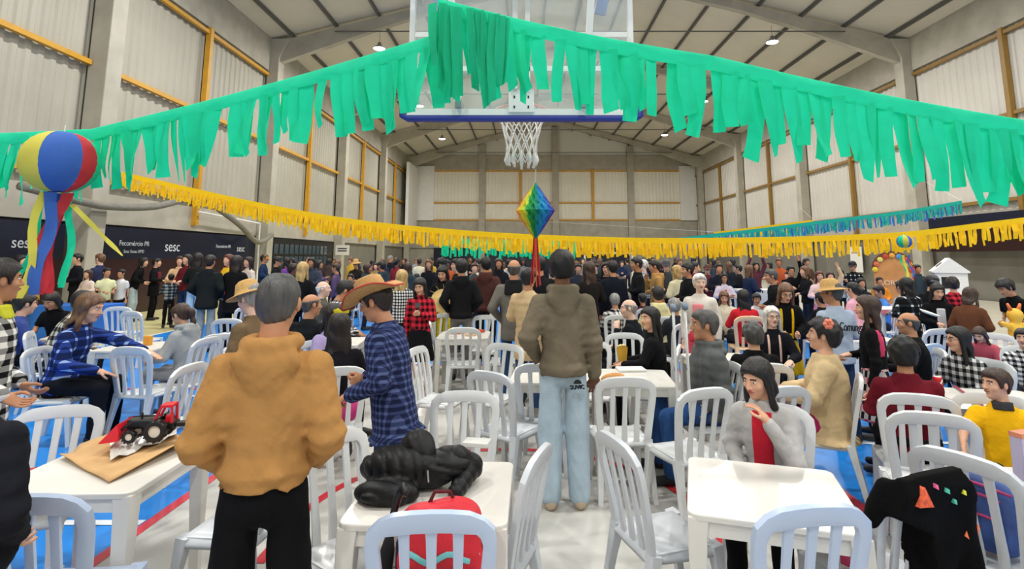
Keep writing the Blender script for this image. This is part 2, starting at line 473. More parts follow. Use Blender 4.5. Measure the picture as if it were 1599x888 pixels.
for a, b in ((-12.3, -9.9), (17.2, 19)): MB().bb((a, Y1 - .5, 5.7), (b, Y1 - .1, 11.7)).obj('side_panel', m_white, wall_end)
MB().bb((XL + .6, Y1 - 5.5, 4.5), (XL + .9, Y1 - 1, 11.3)).obj('side_panel', m_white, wall_left)
for i, (a, b) in enumerate(((-9.8, -5), (-4.2, 3.1), (3.9, 11.4))):
    struct(MB().bb((a, Y1 - .3, 0), (b, Y1 - .18, 2.7)).bb((a, Y1 - .32, 2.62), (b, Y1 - .17, 2.72)).obj('door_%d' % (i + 1), m_navy), 'dark navy sliding door in far end wall, %s from the left' % ('first', 'second', 'third')[i], 'door')
wall_back = struct(MB().bb((XL, Y0 - .3, 0), (XR, Y0, EAVE)).prism([(XL, EAVE - .1), (XR, EAVE - .1), (RIDGE_X, RIDGE)], Y0 - .25, Y0 - .02).obj('wall_back', m_gable), 'pale wall behind the viewer', 'wall')

# high-bay lamps
m_lens = emit('lamp_lens', 'fff6e6', 30.0); m_lamp = mat('lamp_housing', '9a9a9a', .4, .6)
hs = MB().lathe([(.0, .32), (.08, .32), (.1, .2), (.26, .08), (.31, 0), (.29, 0)], 20).mesh('housing', m_lamp, smooth=True)
ln = MB().lathe([(0, .012), (.28, .012), (.28, 0), (0, 0)], 20).mesh('lens', m_lens)
rod = MB().tube([(0, 0, .3), (0, 0, .9)], .012, 6).mesh('rod', m_lamp)
ld = bpy.data.lights.new('lamp_light', 'AREA'); ld.shape = 'DISK'; ld.size = .55; ld.energy = LAMP_W; ld.color = (1, .98, .95)
for y in FR[:-1]:
    for x, sd in ((-7.2, 'left'), (RIDGE_X, 'ridge'), (12.4, 'right')):
        if x == RIDGE_X and y > 20: continue
        r = empty('high_bay_lamp', (x, y + .15, roof_z(x) - 1.75))
        tag(r, 'lit high bay lamp, %s roof row, %s' % (sd, {-5.7: 'over the back wall', 4.8: 'above the near court', 15.3: 'second frame ahead', 25.8: 'third frame ahead', 36.3: 'fourth frame ahead', 46.8: 'fifth frame ahead', 57.3: 'farthest frame'}[round(y, 1)]), 'lamp', 'high bay lamps')
        for nm, me in (('housing', hs), ('lens', ln), ('rod', rod)): link(nm, me, r)
        lo = bpy.data.objects.new('lamp_light', ld); COL.objects.link(lo); lo.parent = r; lo.location = (0, 0, -.03)

# ================================================================ wall fittings
def banner(loc, w, h, rz, label, body):
    r = empty('wall_banner', loc, rz)
    MB().box((0, 0, -h * .18), (w, .03, h * .64)).obj('lower_cloth', m_maroon, r)
    MB().box((0, 0, h * .32), (w, .034, h * .36)).obj('upper_cloth', m_navy, r)
    tag(r, label, 'banner', 'dark wall banners')
    for b, s, x, z in body: text('print', b, s, m_print, r, (x, -.022, z), (PI / 2, 0, 0))
    return r
m_print = mat('white_print', 'cfd4de', .5)
for y, rx, lab in ((10.05, 0, 'dark maroon and navy banner with white lettering, left of round paper balloon streamers'), (20.55, 0, 'dark maroon and navy banner reading sesc behind group of standing women')):
    banner((XL + .02, y, 1.35), 9.6, 2.66, PI / 2, lab, [('sesc', .5, -1.1, .78), ('Fecomércio PR', .22, -3.0, .85), ('Sesc Senac IFPD', .14, -3.0, .6), ('sesc', .4, 3.6, .78), ('Fecomércio PR', .18, 2.2, .85)])
banner((XR - .58, 22.2, 2.75), 5.2, 1.5, -PI / 2, 'dark banner high on grey wall above white house-shaped kiosk', [('sesc', .35, .6, .25), ('Fecomércio PR', .16, -.6, .25)])
# roller gate with a grid of panes, left wall third bay
g = empty('roller_gate', (XL + .05, 31.05, 0), PI / 2)
tag(g, 'dark gate with grid of glass panes in left wall', 'gate')
MB().box((0, 0, 1.35), (9.2, .06, 2.7)).obj('gate_leaf', m_black, g)
m_pane = mat('gate_pane', '46525a', .1)
for i in range(12):
    for j in range(2): MB().box((-3.6 + i * .62, -.05, 1.55 + j * .62), (.44, .03, .5)).obj('pane', m_pane, g)
nt_ = tag(MB().box((0, 0, 0), (.9, .03, .65)).obj('paper_notice', m_white), 'white paper notice taped to concrete column beside gate', 'notice')
nt_.location = (XL + .6, 36.3 - .33, 2.2)
for z in (.1, -.05): MB().box((0, -.02, z), (.6, .006, .07)).obj('print', m_black, nt_)
nt2 = tag(MB().box((0, 0, 0), (.55, .02, .75)).obj('paper_notice', m_white), 'white paper poster on grey wall left of orange arch sign', 'notice')
p_ = at_y(1338, 405, 31.2); nt2.location = (XR - .33 + .19, 31.2, p_.z); nt2.rotation_euler = (0, 0, -PI / 2); nt2.scale = (2, 1, 1.9)
MB().box((0, -.012, .2), (.4, .004, .05)).obj('print', mat('grey_print', '9a9a9a'), nt2)
# rolled safety net slung along the left wall
pts = []
for (x, y, Y) in ((-60, 290, 12.6), (60, 312, 14.2), (150, 322, 15.4), (230, 322, 17.3), (290, 308, 19.6), (330, 328, 21.0), (365, 352, 22.6), (400, 378, 24.2), (440, 366, 25.5)):
    p = at_y(x, y, Y); pts.append((max(p.x, XL + .75) if Y < 15 else XL + .75, Y, p.z))
def smooth_path(P, n=6):
    out = []
    P = [Vector(p) for p in P]
    for i in range(len(P) - 1):
        a, b, c, d = P[max(i - 1, 0)], P[i], P[i + 1], P[min(i + 2, len(P) - 1)]
        for k in range(n):
            t = k / n
            out.append(.5 * ((2 * b) + (c - a) * t + (2 * a - 5 * b + 4 * c - d) * t * t + (3 * b - a - 3 * c + d) * t ** 3))
    out.append(P[-1]); return out
tag(MB().tube(smooth_path(pts), .11, 8).obj('rolled_net', mat('grey_net', '7d7a70', .95, noise=.15, nscale=6), None, smooth=True), 'rolled grey net slung along left wall beam', 'net')
tag(MB().tube([(XL + .3, 20.4, 3.45), (XL + .3, 25.2, 3.3), (XL + .3, 25.25, .6)], .04, 8).obj('conduit_pipe', m_white), 'thin white conduit pipe running down to left column', 'pipe')
# handball goal at the far end
gl = empty('handball_goal', (5.7, 37, 0)); tag(gl, 'white framed goal far behind the crowd', 'goal')
for x in (-1.6, 1.6): MB().bb((x - .05, -.05, 0), (x + .05, .05, 2.05)).obj('post', m_white, gl)
MB().bb((-1.65, -.05, 1.97), (1.65, .05, 2.07)).obj('crossbar', m_white, gl)

# ================================================================ basketball goal
BY = 4.2                                                     # depth of the glass board
bz = 2.9
bk = empty('basketball_goal', (-.02, BY, 0)); tag(bk, 'glass basketball backboard with blue padding, red rim and white net', 'basketball hoop')
m_glass = glass('board_glass', 'eef4f2', .26); m_frame = mat('frame_white', 'e9e9e6', .4); m_pad = mat('pad_blue', '23328f', .5)  # whitish film in the pane's colour stands in for reflections
m_strut = mat('strut_grey_blue', 'a9b6cf', .4)
MB().bb((-.86, -.01, bz + .05), (.86, .01, bz + 1.0)).obj('glass_pane', m_glass, bk)
fr = MB()
fr.bb((-.9, -.03, bz), (.9, .03, bz + .05)).bb((-.9, -.03, bz + 1.0), (.9, .03, bz + 1.05)).bb((-.9, -.03, bz + .05), (-.86, .03, bz + 1.0)).bb((.86, -.03, bz + .05), (.9, .03, bz + 1.0))
fr.obj('board_frame', m_frame, bk)
MB().sweep([(-.94, 0, bz + .16), (-.94, 0, bz - .005), (-.9, 0, bz - .022), (.9, 0, bz - .022), (.94, 0, bz - .005), (.94, 0, bz + .16)], .07, .045, (0, 1, 0)).obj('padding', m_pad, bk, smooth=True)
MB().bb((-.1, -.05, bz + .02), (.1, -.028, bz + .2)).obj('rim_plate', m_frame, bk)
for x in (-.055, 0, .055):
    for z in (.06, .14):
        if x or z > .1: MB().box((x, -.052, bz + z), (.012, .006, .02)).obj('bolt_slot', m_black, bk)
bf = MB().bb((-.84, -.09, bz + .34), (.84, -.05, bz + .38)).bb((-.84, -.09, bz + .62), (.84, -.05, bz + .66)).bb((-.07, -.09, bz + .2), (-.03, -.05, bz + 1.0)).bb((.03, -.09, bz + .2), (.07, -.05, bz + 1.0))
bf.obj('back_frame', m_frame, bk)
for s in (-1, 1):
    MB().sweep([(s * .49, -.07, bz + .06), (s * .52, -.12, bz + .45), (s * .58, -.42, bz + 1.7)], .05, .05, (1, 0, 0), n=4).obj('brace', m_frame, bk)
    MB().box((s * .49, -.075, bz + .08), (.05, .05, .07)).obj('clamp', mat('clamp_grey', '8f959c', .35, .7), bk)
    MB().sweep([(s * .62, -.1, bz + .8), (s * 1.1, -.9, bz + 3.1)], .09, .09, (1, 0, 0), n=4).obj('strut', m_strut, bk)
MB().bb((-.95, -.55, bz + 1.22), (.95, -.43, bz + 1.32)).obj('cross_beam', m_frame, bk)
m_rim = mat('rim_red', 'c8452f', .4); RY = .42
MB().tube([(.225 * math.cos(a), RY + .225 * math.sin(a), 3.05) for a in np.linspace(0, 2 * PI, 33)[:-1]], .011, 8, closed=True).obj('rim', m_rim, bk, smooth=True)
MB().bb((-.06, 0, 3.0), (.06, .2, 3.045)).obj('rim_bracket', m_rim, bk)
nb = MB(); NS = 12; prof = [(.222, 3.04), (.185, 2.96), (.155, 2.87), (.135, 2.78), (.13, 2.69), (.125, 2.62)]
for k in range(NS):
    for sg in (1, -1):
        nb.tube([(r * math.cos((k + sg * .5 * i) * 2 * PI / NS), RY + r * math.sin((k + sg * .5 * i) * 2 * PI / NS), z + random.uniform(-.008, .008)) for i, (r, z) in enumerate(prof)], .0058, 6)
    a = (k + .0) * 2 * PI / NS
    nb.tube([(.128 * math.cos(a), RY + .128 * math.sin(a), 2.68), (.135 * math.cos(a), RY + .135 * math.sin(a), 2.62), (.12 * math.cos(a), RY + .12 * math.sin(a), 2.575 + random.uniform(-.02, .02))], [.006, .017, .012], 6)
nb.obj('net', mat('net_white', 'efece2', .9), bk, smooth=True)

# ================================================================ fringed garlands
m_green = mat('crepe_green', '12dba4', .8, noise=.06, nscale=12, trans=.3)
m_green_d = mat('crepe_green_dark', '08c08c', .8, noise=.06, nscale=12, trans=.3)
m_yel = mat('crepe_yellow', 'f7c912', .8, noise=.06, nscale=12, trans=.3)
m_teal = mat('crepe_teal', '1fae9c', .8, noise=.08, nscale=12, trans=.3)
m_yel2 = mat('crepe_pale_yellow', 'e8dc5a', .8, trans=.3); m_blu = mat('crepe_blue', '3f6fc9', .8, trans=.3); m_redc = mat('crepe_red', 'd63a42', .8, trans=.3)
def strip_mesh(w, L, m, seed, n=9):
    r = random.Random(seed); mb = MB(); vs = []
    a1, a2, ph, tw = r.uniform(.01, .035), r.uniform(-.05, .05), r.uniform(0, 6), r.uniform(-.9, .9)
    for i in range(n + 1):
        t = i / n
        cx = a2 * t * t + .008 * math.sin(4 * t + ph); cy = a1 * math.sin(3.2 * t + ph) * t
        ang = tw * t * t
        ww = w * (1 - .12 * t) * (1 + .05 * math.sin(9 * t + ph))
        for s in (-.5, 0, .5):
            vs.append((cx + s * ww * math.cos(ang), cy + s * ww * math.sin(ang) + (.006 if s == 0 else 0), -L * t + (s * .03 * a2 * 30 * (t > .95))))
    fs = [(3 * i + j, 3 * i + j + 1, 3 * i + j + 4, 3 * i + j + 3) for i in range(n) for j in (0, 1)]
    return mb.add(vs, fs).mesh('strip', m, smooth=True)
gstrips = [strip_mesh(random.uniform(.075, .118), random.uniform(.37, .47), m_green, k) for k in range(16)]
gstrips_d = [strip_mesh(random.uniform(.06, .09), random.uniform(.42, .56), m_green_d, 50 + k) for k in range(5)]
def garland(name, pts, label, pitch=.07, band=.085, extra=()):
    """pts: (photo x, photo y of the rope, hall depth)"""
    P = [at_y(*p) for p in pts]
    root = empty(name, P[0]); tag(root, label, 'garland', 'green crepe paper garlands')
    loc = [p - P[0] for p in P]
    for a, b in zip(loc[:-1], loc[1:]):
        d = b - a; L = d.length; n = max(2, int(L / .12)); mb = MB(); vs = []
        for i in range(n + 1):
            q = a + d * (i / n); q.z -= .03 * math.sin(PI * i / n)
            wob = .006 * math.sin(i * 1.7)
            vs += [(q.x, q.y + .006, q.z + .015), (q.x, q.y - .012 + wob, q.z), (q.x, q.y - .004 - wob, q.z - band)]
        mb.add(vs, [(3 * i + j, 3 * i + 3 + j, 3 * i + 4 + j, 3 * i + 1 + j) for i in range(n) for j in (0, 1)])
        mb.obj('header_band', m_green, root, smooth=True)
        k = int(L / pitch)
        for i in range(k):
            if random.random() < .1: continue
            q = a + d * ((i + .5 + random.uniform(-.25, .25)) / k); q.z -= .03 * math.sin(PI * (i + .5) / k)
            o = link('strip', random.choice(gstrips), root)
            o.location = q + Vector((0, random.uniform(-.02, .012), -band * .8))
            sl = math.atan2(d.y, d.x)
            o.rotation_euler = (random.uniform(-.08, .08), random.uniform(-.07, .07), sl + random.uniform(-.35, .35))
            o.scale = (random.uniform(.8, 1.15), 1, random.uniform(.82, 1.1))
    for i in range(extra[0] if extra else 0):
        q = loc[0] + (loc[1] - loc[0]) * (i / extra[0] * extra[1])
        o = link('strip', gstrips_d[i % 5], root); o.location = q + Vector((random.uniform(-.03, .03), -.02 - .02 * random.random(), -.03)); o.rotation_euler = (0, random.uniform(-.1, .1), random.uniform(-.5, .5))
        o.scale = (.75, 1, random.uniform(.85, 1.25))
    return root
garland('green_fringe_garland', [(-420, 214, 5.0), (140, 204, 4.2), (700, 50, 3.35)], 'bright green paper fringe garland rising from round paper balloon to the basketball hoop')
garland('green_fringe_garland', [(684, 0, 3.3), (1114, 90, 3.2), (1680, 203, 3.1), (2450, 330, 2.9)], 'bright green paper fringe garland sloping down from the hoop to the right wall', extra=(16, .28))

def fine_fringe(name, pts, strip_len, pitch, m, label, group='fine paper fringes', band=.1, m2=None):
    P = smooth_path([at_y(*p) for p in pts], 14)
    root = empty(name, P[0]); tag(root, label, 'garland', group)
    O = P[0]; P = [p - O for p in P]
    mb = MB(); vs = []
    for p in P: vs += [(p.x, p.y, p.z), (p.x, p.y + .01, p.z - band)]
    mb.add(vs, [(2 * i, 2 * i + 2, 2 * i + 3, 2 * i + 1) for i in range(len(P) - 1)]); mb.obj('header_band', m, root)
    for layer, mm in enumerate((m, m2 or m)):
        mb = MB()
        for a, b in zip(P[:-1], P[1:]):
            d = b - a; k = max(1, int(d.length / pitch)); dx = d.normalized()
            for i in range(k):
                q = a + d * ((i + random.random() * .6) / k); L = strip_len * random.uniform(.75, 1.05) * (1 if layer == 0 else 1.12)
                w = pitch * random.uniform(.6, 1.05); yo = .012 * (layer * 2 - 1) + random.uniform(-.02, .02); sx = random.uniform(-.25, .25) * L * .35; by = random.uniform(-.03, .03)
                t0 = Vector((q.x, q.y + yo, q.z - band * .9)); mid = t0 + Vector((sx * .35, by, -L * .5)); t1 = t0 + Vector((sx, by * .3, -L))
                v = []
                for c in (t0, mid, t1): v += [c - dx * w / 2, c + dx * w / 2]
                mb.add(v, [(0, 1, 3, 2), (2, 3, 5, 4)])
        o = mb.obj('strips', mm, root); o['kind'] = 'stuff'
    return root
ys = [(190, 268, 11.2), (300, 293, 10.9), (400, 315, 10.6), (520, 337, 10.3), (640, 352, 10.1), (800, 364, 9.9), (1000, 371, 9.8), (1200, 370, 9.6), (1330, 366, 9.5), (1420, 361, 9.3), (1520, 349, 9.1), (1680, 328, 8.9), (1900, 290, 8.6), (2200, 230, 8.2)]
fine_fringe('yellow_fringe_garland', ys, .25, .05, m_yel, 'long yellow paper fringe garland sagging across the whole hall')
fine_fringe('green_under_fringe', [(690, 372, 10.6), (780, 374, 10.5), (900, 376, 10.4)], .24, .05, m_green, 'short green fringe peeking out below yellow garland behind diamond lantern')
fine_fringe('teal_fringe_garland', [(1060, 371, 15.5), (1180, 357, 15.2), (1300, 342, 15), (1400, 330, 14.8), (1502, 313, 14.6)], .26, .06, m_teal, 'teal and blue fringe garland rising towards right wall column', m2=m_blu)
fine_fringe('pale_yellow_fringe', [(1115, 362, 17), (1270, 343, 16.8)], .2, .06, m_yel, 'short yellow fringe just above teal garland on the right')

# ---------------------------------------------------------------- round paper balloon
def ribbon(pts, w, m, name, parent, twist=0.0):
    mb = MB(); vs = []; n = len(pts)
    P = [Vector(p) for p in pts]
    for i, p in enumerate(P):
        a = twist * i / n + .35 * math.sin(i * 1.3)
        s = Vector((math.cos(a), math.sin(a), 0)) * w / 2
        vs += [p - s, p + s]
    mb.add(vs, [(2 * i, 2 * i + 1, 2 * i + 3, 2 * i + 2) for i in range(n - 1)])
    return mb.obj(name, m, parent, smooth=True)
def paper_balloon(c, R, label, cols, streamers, squash=.93):
    r = empty('paper_balloon', c); tag(r, label, 'paper balloon')
    n = len(cols)
    for k, m in enumerate(cols):
        a0, a1 = 2 * PI * k / n, 2 * PI * (k + 1) / n
        prof = [(R * (.05 + .95 * math.sin(t) ** .9) * (1 + .012 * math.sin(30 * t)), -R * squash * math.cos(t)) for t in np.linspace(.16, PI - .12, 26)]
        MB().lathe(prof, 10, a0=a0, a1=a1).obj('paper_gore', m, r, smooth=True)
    MB().lathe([(.02, R * squash * .98), (R * .16, R * squash * .95), (R * .18, R * squash * .92)], 14).obj('top_ring', m_green, r)
    MB().lathe([(R * .3, -R * squash * .97), (R * .32, -R * squash * .93), (R * .28, -R * squash * .93)], 14).obj('bottom_ring', m_blu, r)
    MB().tube([(0, 0, R * squash * .95), (0, 0, R * squash * 1.25)], .004, 5).obj('string', m_white, r)
    for m, w, pts in streamers: ribbon(pts, w, m, 'streamer', r, random.uniform(-1, 1))
    return r
cB = at_y(95, 253, 3.82)
def drop(x0, y0, x1, L, n=14, wob=.02):
    return [(x0 + (x1 - x0) * t + wob * math.sin(7 * t + x0 * 50), y0 + .02 * math.sin(5 * t), -.22 - L * t) for t in np.linspace(0, 1, n)]
# gores seen from the front, left to right: yellow, blue, green, red
cols = [m_redc, m_green, m_yel2, m_blu, m_redc, m_yel2, m_yel2, m_yel2, m_blu, m_blu, m_redc, m_green]
bl = paper_balloon(cB, .232, 'round striped yellow, blue, red and green paper balloon with long streamers', cols,
    [(m_yel2, .05, drop(-.07, -.05, -.12, .72)), (m_blu, .07, drop(-.02, -.06, -.05, .7)), (m_redc, .07, drop(.03, -.04, -.06, .7, wob=.03)), (m_blu, .06, drop(.0, .03, -.04, .62)),
     (m_green, .045, drop(.08, .0, .1, .66)), (m_yel2, .045, [(.09 + .32 * t, 0, -.3 - .36 * t) for t in np.linspace(0, 1, 12)]), (m_green, .04, drop(-.05, .05, -.15, .66)), (m_redc, .05, drop(.02, .05, .0, .7))])
bl.rotation_euler = (0, 0, math.radians(40))
c2 = at_y(1412, 377, 8.95)
paper_balloon(c2, .11, 'small blue and yellow paper balloon hanging in the yellow garland at right', [m_blu, m_yel2, m_redc, m_blu, m_green, m_yel2, m_blu, m_blu],
    [(m_yel2, .05, drop(-.04, -.03, -.02, .5)), (m_green, .03, drop(-.06, 0, -.05, .35)), (m_blu, .03, drop(.05, 0, .08, .35)), (m_redc, .03, drop(.08, .02, .11, .38))])

# ---------------------------------------------------------------- honeycomb diamond lantern
cD = at_y(836, 329, 4.62)
dl = empty('diamond_lantern', cD); tag(dl, 'rainbow honeycomb paper diamond hanging under the basketball net', 'paper lantern')
rb = ['e8762a', 'f2a42a', 'f3e03a', 'c8d83a', '27a84c', '0f8f52', '0b8f90', '0c93c8', '1588c8', '2f6fd0', '5a2f9e', '8a2f9e', 'b0267f', 'd33a3a', 'e8762a', 'f2b32a', 'f3e03a', '8fc83a', '27a84c', '0b8fa0', '2f6fd0', '5a2f9e', 'b0267f', 'd33a3a']
NG = 24
for k in range(NG):
    col = rb[k]; mc = mat('tissue_' + col, col, .7, trans=.25)
    a0 = 2 * PI * k / NG + PI; a1 = a0 + 2 * PI / NG; vs = []; n = 18
    for i in range(n + 1):
        t = i / n; z = .245 - .49 * t; R = .165 * (1 - abs(2 * t - 1)) ** .95 + .002
        bul = 1 + .0
        for j, a in enumerate((a0, (a0 + a1) / 2, a1)):
            ph = .5 * (1 + math.sin(i * PI * .66 + (PI if k % 2 else 0)))
            rr = R * (1 - (.2 * ph if j == 1 else .0)); aa = a + (.07 * math.sin(i * PI * .66) if j != 1 else 0)
            vs.append((rr * math.cos(aa), rr * math.sin(aa), z))
    MB().add(vs, [(3 * i + j, 3 * i + j + 1, 3 * i + j + 4, 3 * i + j + 3) for i in range(n) for j in (0, 1)]).obj('paper_cell', mc, dl)
MB().tube([(0, 0, .24), (.005, .0, .36)], .003, 5).obj('string', m_white, dl)
for k in range(9):
    a = k * .7; cc = [m_redc, mat('crepe_orange', 'e0662e', .8, trans=.3), mat('crepe_maroon', '8c2230', .8, trans=.3)][k % 3]
    ribbon([(.012 * math.cos(a) + .03 * math.cos(a) * t, .012 * math.sin(a) + .03 * math.sin(a) * t, -.22 - .42 * t * random.uniform(.92, 1.0)) for t in np.linspace(0, 1, 8)], .014, cc, 'tassel_ribbon', dl, 1.0)

# ================================================================ chairs and tables
m_chair = mat('chair_plastic', 'd6d8d8', .32, noise=.03, nscale=3)
m_chair_shade = mat('chair_plastic_shade_tint', 'b3c2da', .32, noise=.03, nscale=3)  # white plastic with the blue cast of shaded backs mixed into its colour
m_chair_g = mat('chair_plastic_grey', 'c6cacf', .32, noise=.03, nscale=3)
m_chair_p = mat('chair_plastic_peach', 'eec79a', .35, noise=.03, nscale=3)
def chair_meshes():
    me = {}
    mb = MB(); n = 10; vs = []                                # dished seat with rolled lip
    for zt in (0, 1):
        for i in range(n + 1):
            for j in range(n + 1):
                u, v = i / n * 2 - 1, j / n * 2 - 1
                hw = .205 + .012 * v
                x = hw * u * (1 - .06 * v * v * abs(u)); y = .2 * v
                e = max(abs(u), abs(v)); z = .435 - .012 * (1 - u * u) * (1 - v * v) - (.03 * max(0, e - .82) / .18)
                vs.append((x, y, z - (0 if zt else .022)))
    m = (n + 1) ** 2; fs = []
    for i in range(n):
        for j in range(n):
            a = i * (n + 1) + j; q = (a, a + 1, a + n + 2, a + n + 1)
            fs.append(tuple(x + m for x in q)); fs.append(tuple(reversed(q)))
    ring = [i * (n + 1) for i in range(n + 1)] + [n * (n + 1) + j for j in range(1, n + 1)] + [i * (n + 1) + n for i in range(n - 1, -1, -1)] + [j for j in range(n - 1, 0, -1)]
    for a, b in zip(ring, ring[1:] + ring[:1]): fs.append((a, b, b + m, a + m))
    me['seat'] = mb.add(vs, fs).mesh('seat', None, smooth=True)
    # arched back frame, leaning back
    P = []; H = .87
    def back_y(z): return -.175 - .16 * max(0, z - .43) - .10 * max(0, z - .43) ** 2
    for s in (-1, 1):
        pts = [(.172, .40), (.183, .5), (.195, .62), (.206, .73), (.209, .785), (.2, .825), (.174, .85), (.13, .862), (.07, .868)]
        seq = [(s * x, z) for x, z in pts]
        P += seq if s < 0 else [(0, H)] + list(reversed(seq))
    P3 = [(x, back_y(z), z) for x, z in P]
    wd = [.05 if z < .8 else .058 if z < .855 else .072 for x, z in P]
    me['back_frame'] = MB().sweep(P3, .03, wd, (0, 1, .2), sq=.16).mesh('back_frame', None, smooth=True)
    for k, x in enumerate((-.092, 0, .092)):
        zz = [.40, .5, .6, .7, .8, .862]
        me['slat%d' % k] = MB().sweep([(x * (1 + .12 * (z - .43)), back_y(z), z) for z in zz], [.046, .04, .035, .034, .038, .046], .016, (1, 0, 0), sq=.16).mesh('slat', None, smooth=True)
    for k, (sx, sy) in enumerate(((-1, -1), (1, -1), (1, 1), (-1, 1))):
        top = (sx * .178, sy * .165, .425); bot = (sx * .205, sy * (.225 if sy > 0 else .255), 0)
        mid = tuple(top[i] + (bot[i] - top[i]) * .35 for i in range(3))
        me['leg%d' % k] = MB().sweep([top, mid, bot], [.07, .05, .036], [.06, .045, .034], (1, 0, 0), sq=.2).mesh('leg', None, smooth=True)
    me['apron'] = MB().bb((-.175, -.17, .385), (.175, -.155, .425)).bb((-.175, .155, .385), (.175, .17, .425)).bb((-.185, -.16, .385), (-.17, .16, .425)).bb((.17, -.16, .385), (.185, .16, .425)).mesh('rim', None)
    for k_, m_ in me.items():
        m_.materials.append(m_chair)
        if k_ != 'seat': m_.set_sharp_from_angle(angle=math.radians(32))
    return me
CH = chair_meshes()
CHV = {}
def chair_variant(m):
    if m is m_chair: return CH
    if m.name not in CHV:
        CHV[m.name] = {k: v.copy() for k, v in CH.items()}
        for v in CHV[m.name].values(): v.materials.clear(); v.materials.append(m)
    return CHV[m.name]
def chair(loc, rz, label, m=None, group='white plastic chairs'):
    V = chair_variant(m or m_chair)
    q = adj(label); r = empty('plastic_chair', (loc[0] + q.x, loc[1] + q.y, 0), math.radians(rz)); tag(r, label, 'chair', group)
    for k, me in V.items():
        link('slat' if k.startswith('slat') else 'leg' if k.startswith('leg') else 'seat_rim' if k == 'apron' else k, me, r)
    return r
def chair_px(x, ytop, rz, label, m=None, d=None):
    """x, ytop: photo position of the top of the backrest"""
    p = at_z(x, ytop, .88) if d is None else at_y(x, ytop, d)
    a = math.radians(rz); off = Vector((-math.sin(a), math.cos(a), 0)) * .27      # back sits behind the seat centre
    return chair(p + off, rz, label, m)
def table_meshes():
    me = {}
    tb = MB().box((0, 0, .708), (.70, .70, .024))
    bm = bmesh.new(); mm = tb.mesh('t', None); bm.from_mesh(mm)
    ed = [e for e in bm.edges if abs(e.verts[0].co.z - e.verts[1].co.z) > .01]
    bmesh.ops.bevel(bm, geom=ed, offset=.045, segments=3, affect='EDGES', profile=.5)
    ed = [e for e in bm.edges if abs(e.verts[0].co.z - e.verts[1].co.z) < .001 and e.verts[0].co.z > .715 and len(e.link_faces) == 2 and e.calc_face_angle(0) > .6]
    bmesh.ops.bevel(bm, geom=ed, offset=.006, segments=2, affect='EDGES', profile=.5)
    bm.to_mesh(mm); bm.free(); mm.name = 'table_top'; me['table_top'] = mm
    for k, (a, b) in enumerate((((-.3, -.335), (.3, -.32)), ((-.3, .32), (.3, .335)), ((-.335, -.3), (-.32, .3)), ((.32, -.3), (.335, .3)))):
        me['apron%d' % k] = MB().bb((a[0], a[1], .632), (b[0], b[1], .697)).mesh('apron', None)
    for k, (sx, sy) in enumerate(((-1, -1), (1, -1), (1, 1), (-1, 1))):
        me['leg%d' % k] = MB().sweep([(sx * .305, sy * .305, .7), (sx * .31, sy * .31, .63), (sx * .322, sy * .322, 0)], [.085, .078, .045], [.085, .078, .045], (1, 0, 0), n=4).mesh('leg', None, bevel=.006)
    for m_ in me.values(): m_.materials.append(m_table)
    return me
m_table = mat('table_plastic', 'dad7cf', .3, noise=.025, nscale=4)
TB = table_meshes()
def table(x, y, rz, label):
    q = adj(label); r = empty('plastic_table', (x + q.x, y + q.y, 0), math.radians(rz)); tag(r, label, 'table', 'square white plastic tables')
    for k, me in TB.items(): link('leg' if k.startswith('leg') else 'apron' if k.startswith('apron') else k, me, r)
    return r
TT = .72
table(-2.17, 3.02, 2, 'white plastic table holding kraft paper and toy tractor')
table(-.41, 2.73, -1, 'white plastic table under the black puffer jacket')
table(1.13, 2.72, -17, 'empty white plastic table before woman in grey jacket')
table(.27, 5.2, -5, 'white plastic table hidden partly by man in olive hoodie'); table(.97, 5.12, -5, 'white plastic table with brown paper bag, right of olive hoodie')
table(-.83, 7.8, 0, 'white plastic table ringed by empty chairs in mid floor')
table(-4.7, 6.85, 5, 'white plastic table between long-haired girl in blue plaid and girl in grey')
table(3.62, 4.35, -12, 'white plastic table with red can before woman in glasses'); table(2.72, 2.62, -8, 'white plastic table with gift bag at the right edge')
table(2.2, 6.0, 4, 'white plastic table behind man with crutches')
table(-6.1, 7.7, 8, 'white plastic table before black-haired woman writing'); table(.5, 7.15, 3, 'white plastic table of bald man in black jacket')
table(2.7, 9.9, 0, 'white plastic table before the woman with brown hair and cream top'); table(4.6, 7.6, 5, 'white plastic table with pink cloth edge behind bald man')
table(-2.6, 6.9, 5, 'white plastic table behind man in dark plaid shirt')
table(4.6, 11.5, 0, 'white plastic table in front of pink-dressed women'); table(6.1, 7.0, -6, 'white plastic table with toys before bending man in black')

chair_px(92, 768, 4, 'shade-tinted white plastic chair at bottom left corner seen from behind', m_chair_shade)
REDCH = chair_px(680, 812, 3, 'shade-tinted white plastic chair in front of red backpack, bottom centre', m_chair_shade)
chair_px(1272, 800, 8, 'shade-tinted white plastic chair at bottom right before black patched coat', m_chair_shade)
BAGCH = chair_px(1498, 715, -62, 'pale grey plastic chair holding blue backpack at right edge', m_chair_g)
chair_px(1497, 648, -22, 'empty white plastic chair beside boy in yellow')
chair_px(1010, 678, -72, 'white plastic chair at left side of the empty table', m_chair_g)
chair_px(838, 712, 72, 'white plastic chair right of black jacket table, turned left', m_chair_g)
chair_px(566, 662, -128, 'white plastic chair left of black jacket table, facing it')
chair_px(727, 615, 178, 'white plastic chair behind the black jacket table, facing viewer')
chair_px(786, 577, -35, 'grey-white plastic chair just left of olive hoodie man', m_chair_g)
chair_px(845, 572, -8, 'white plastic chair in front of olive hoodie man, mostly hidden', m_chair_g)
chair_px(974, 594, 3, 'white plastic chair right of olive hoodie man, back to viewer')
chair_px(964, 535, 178, 'white plastic chair across olive table facing viewer')
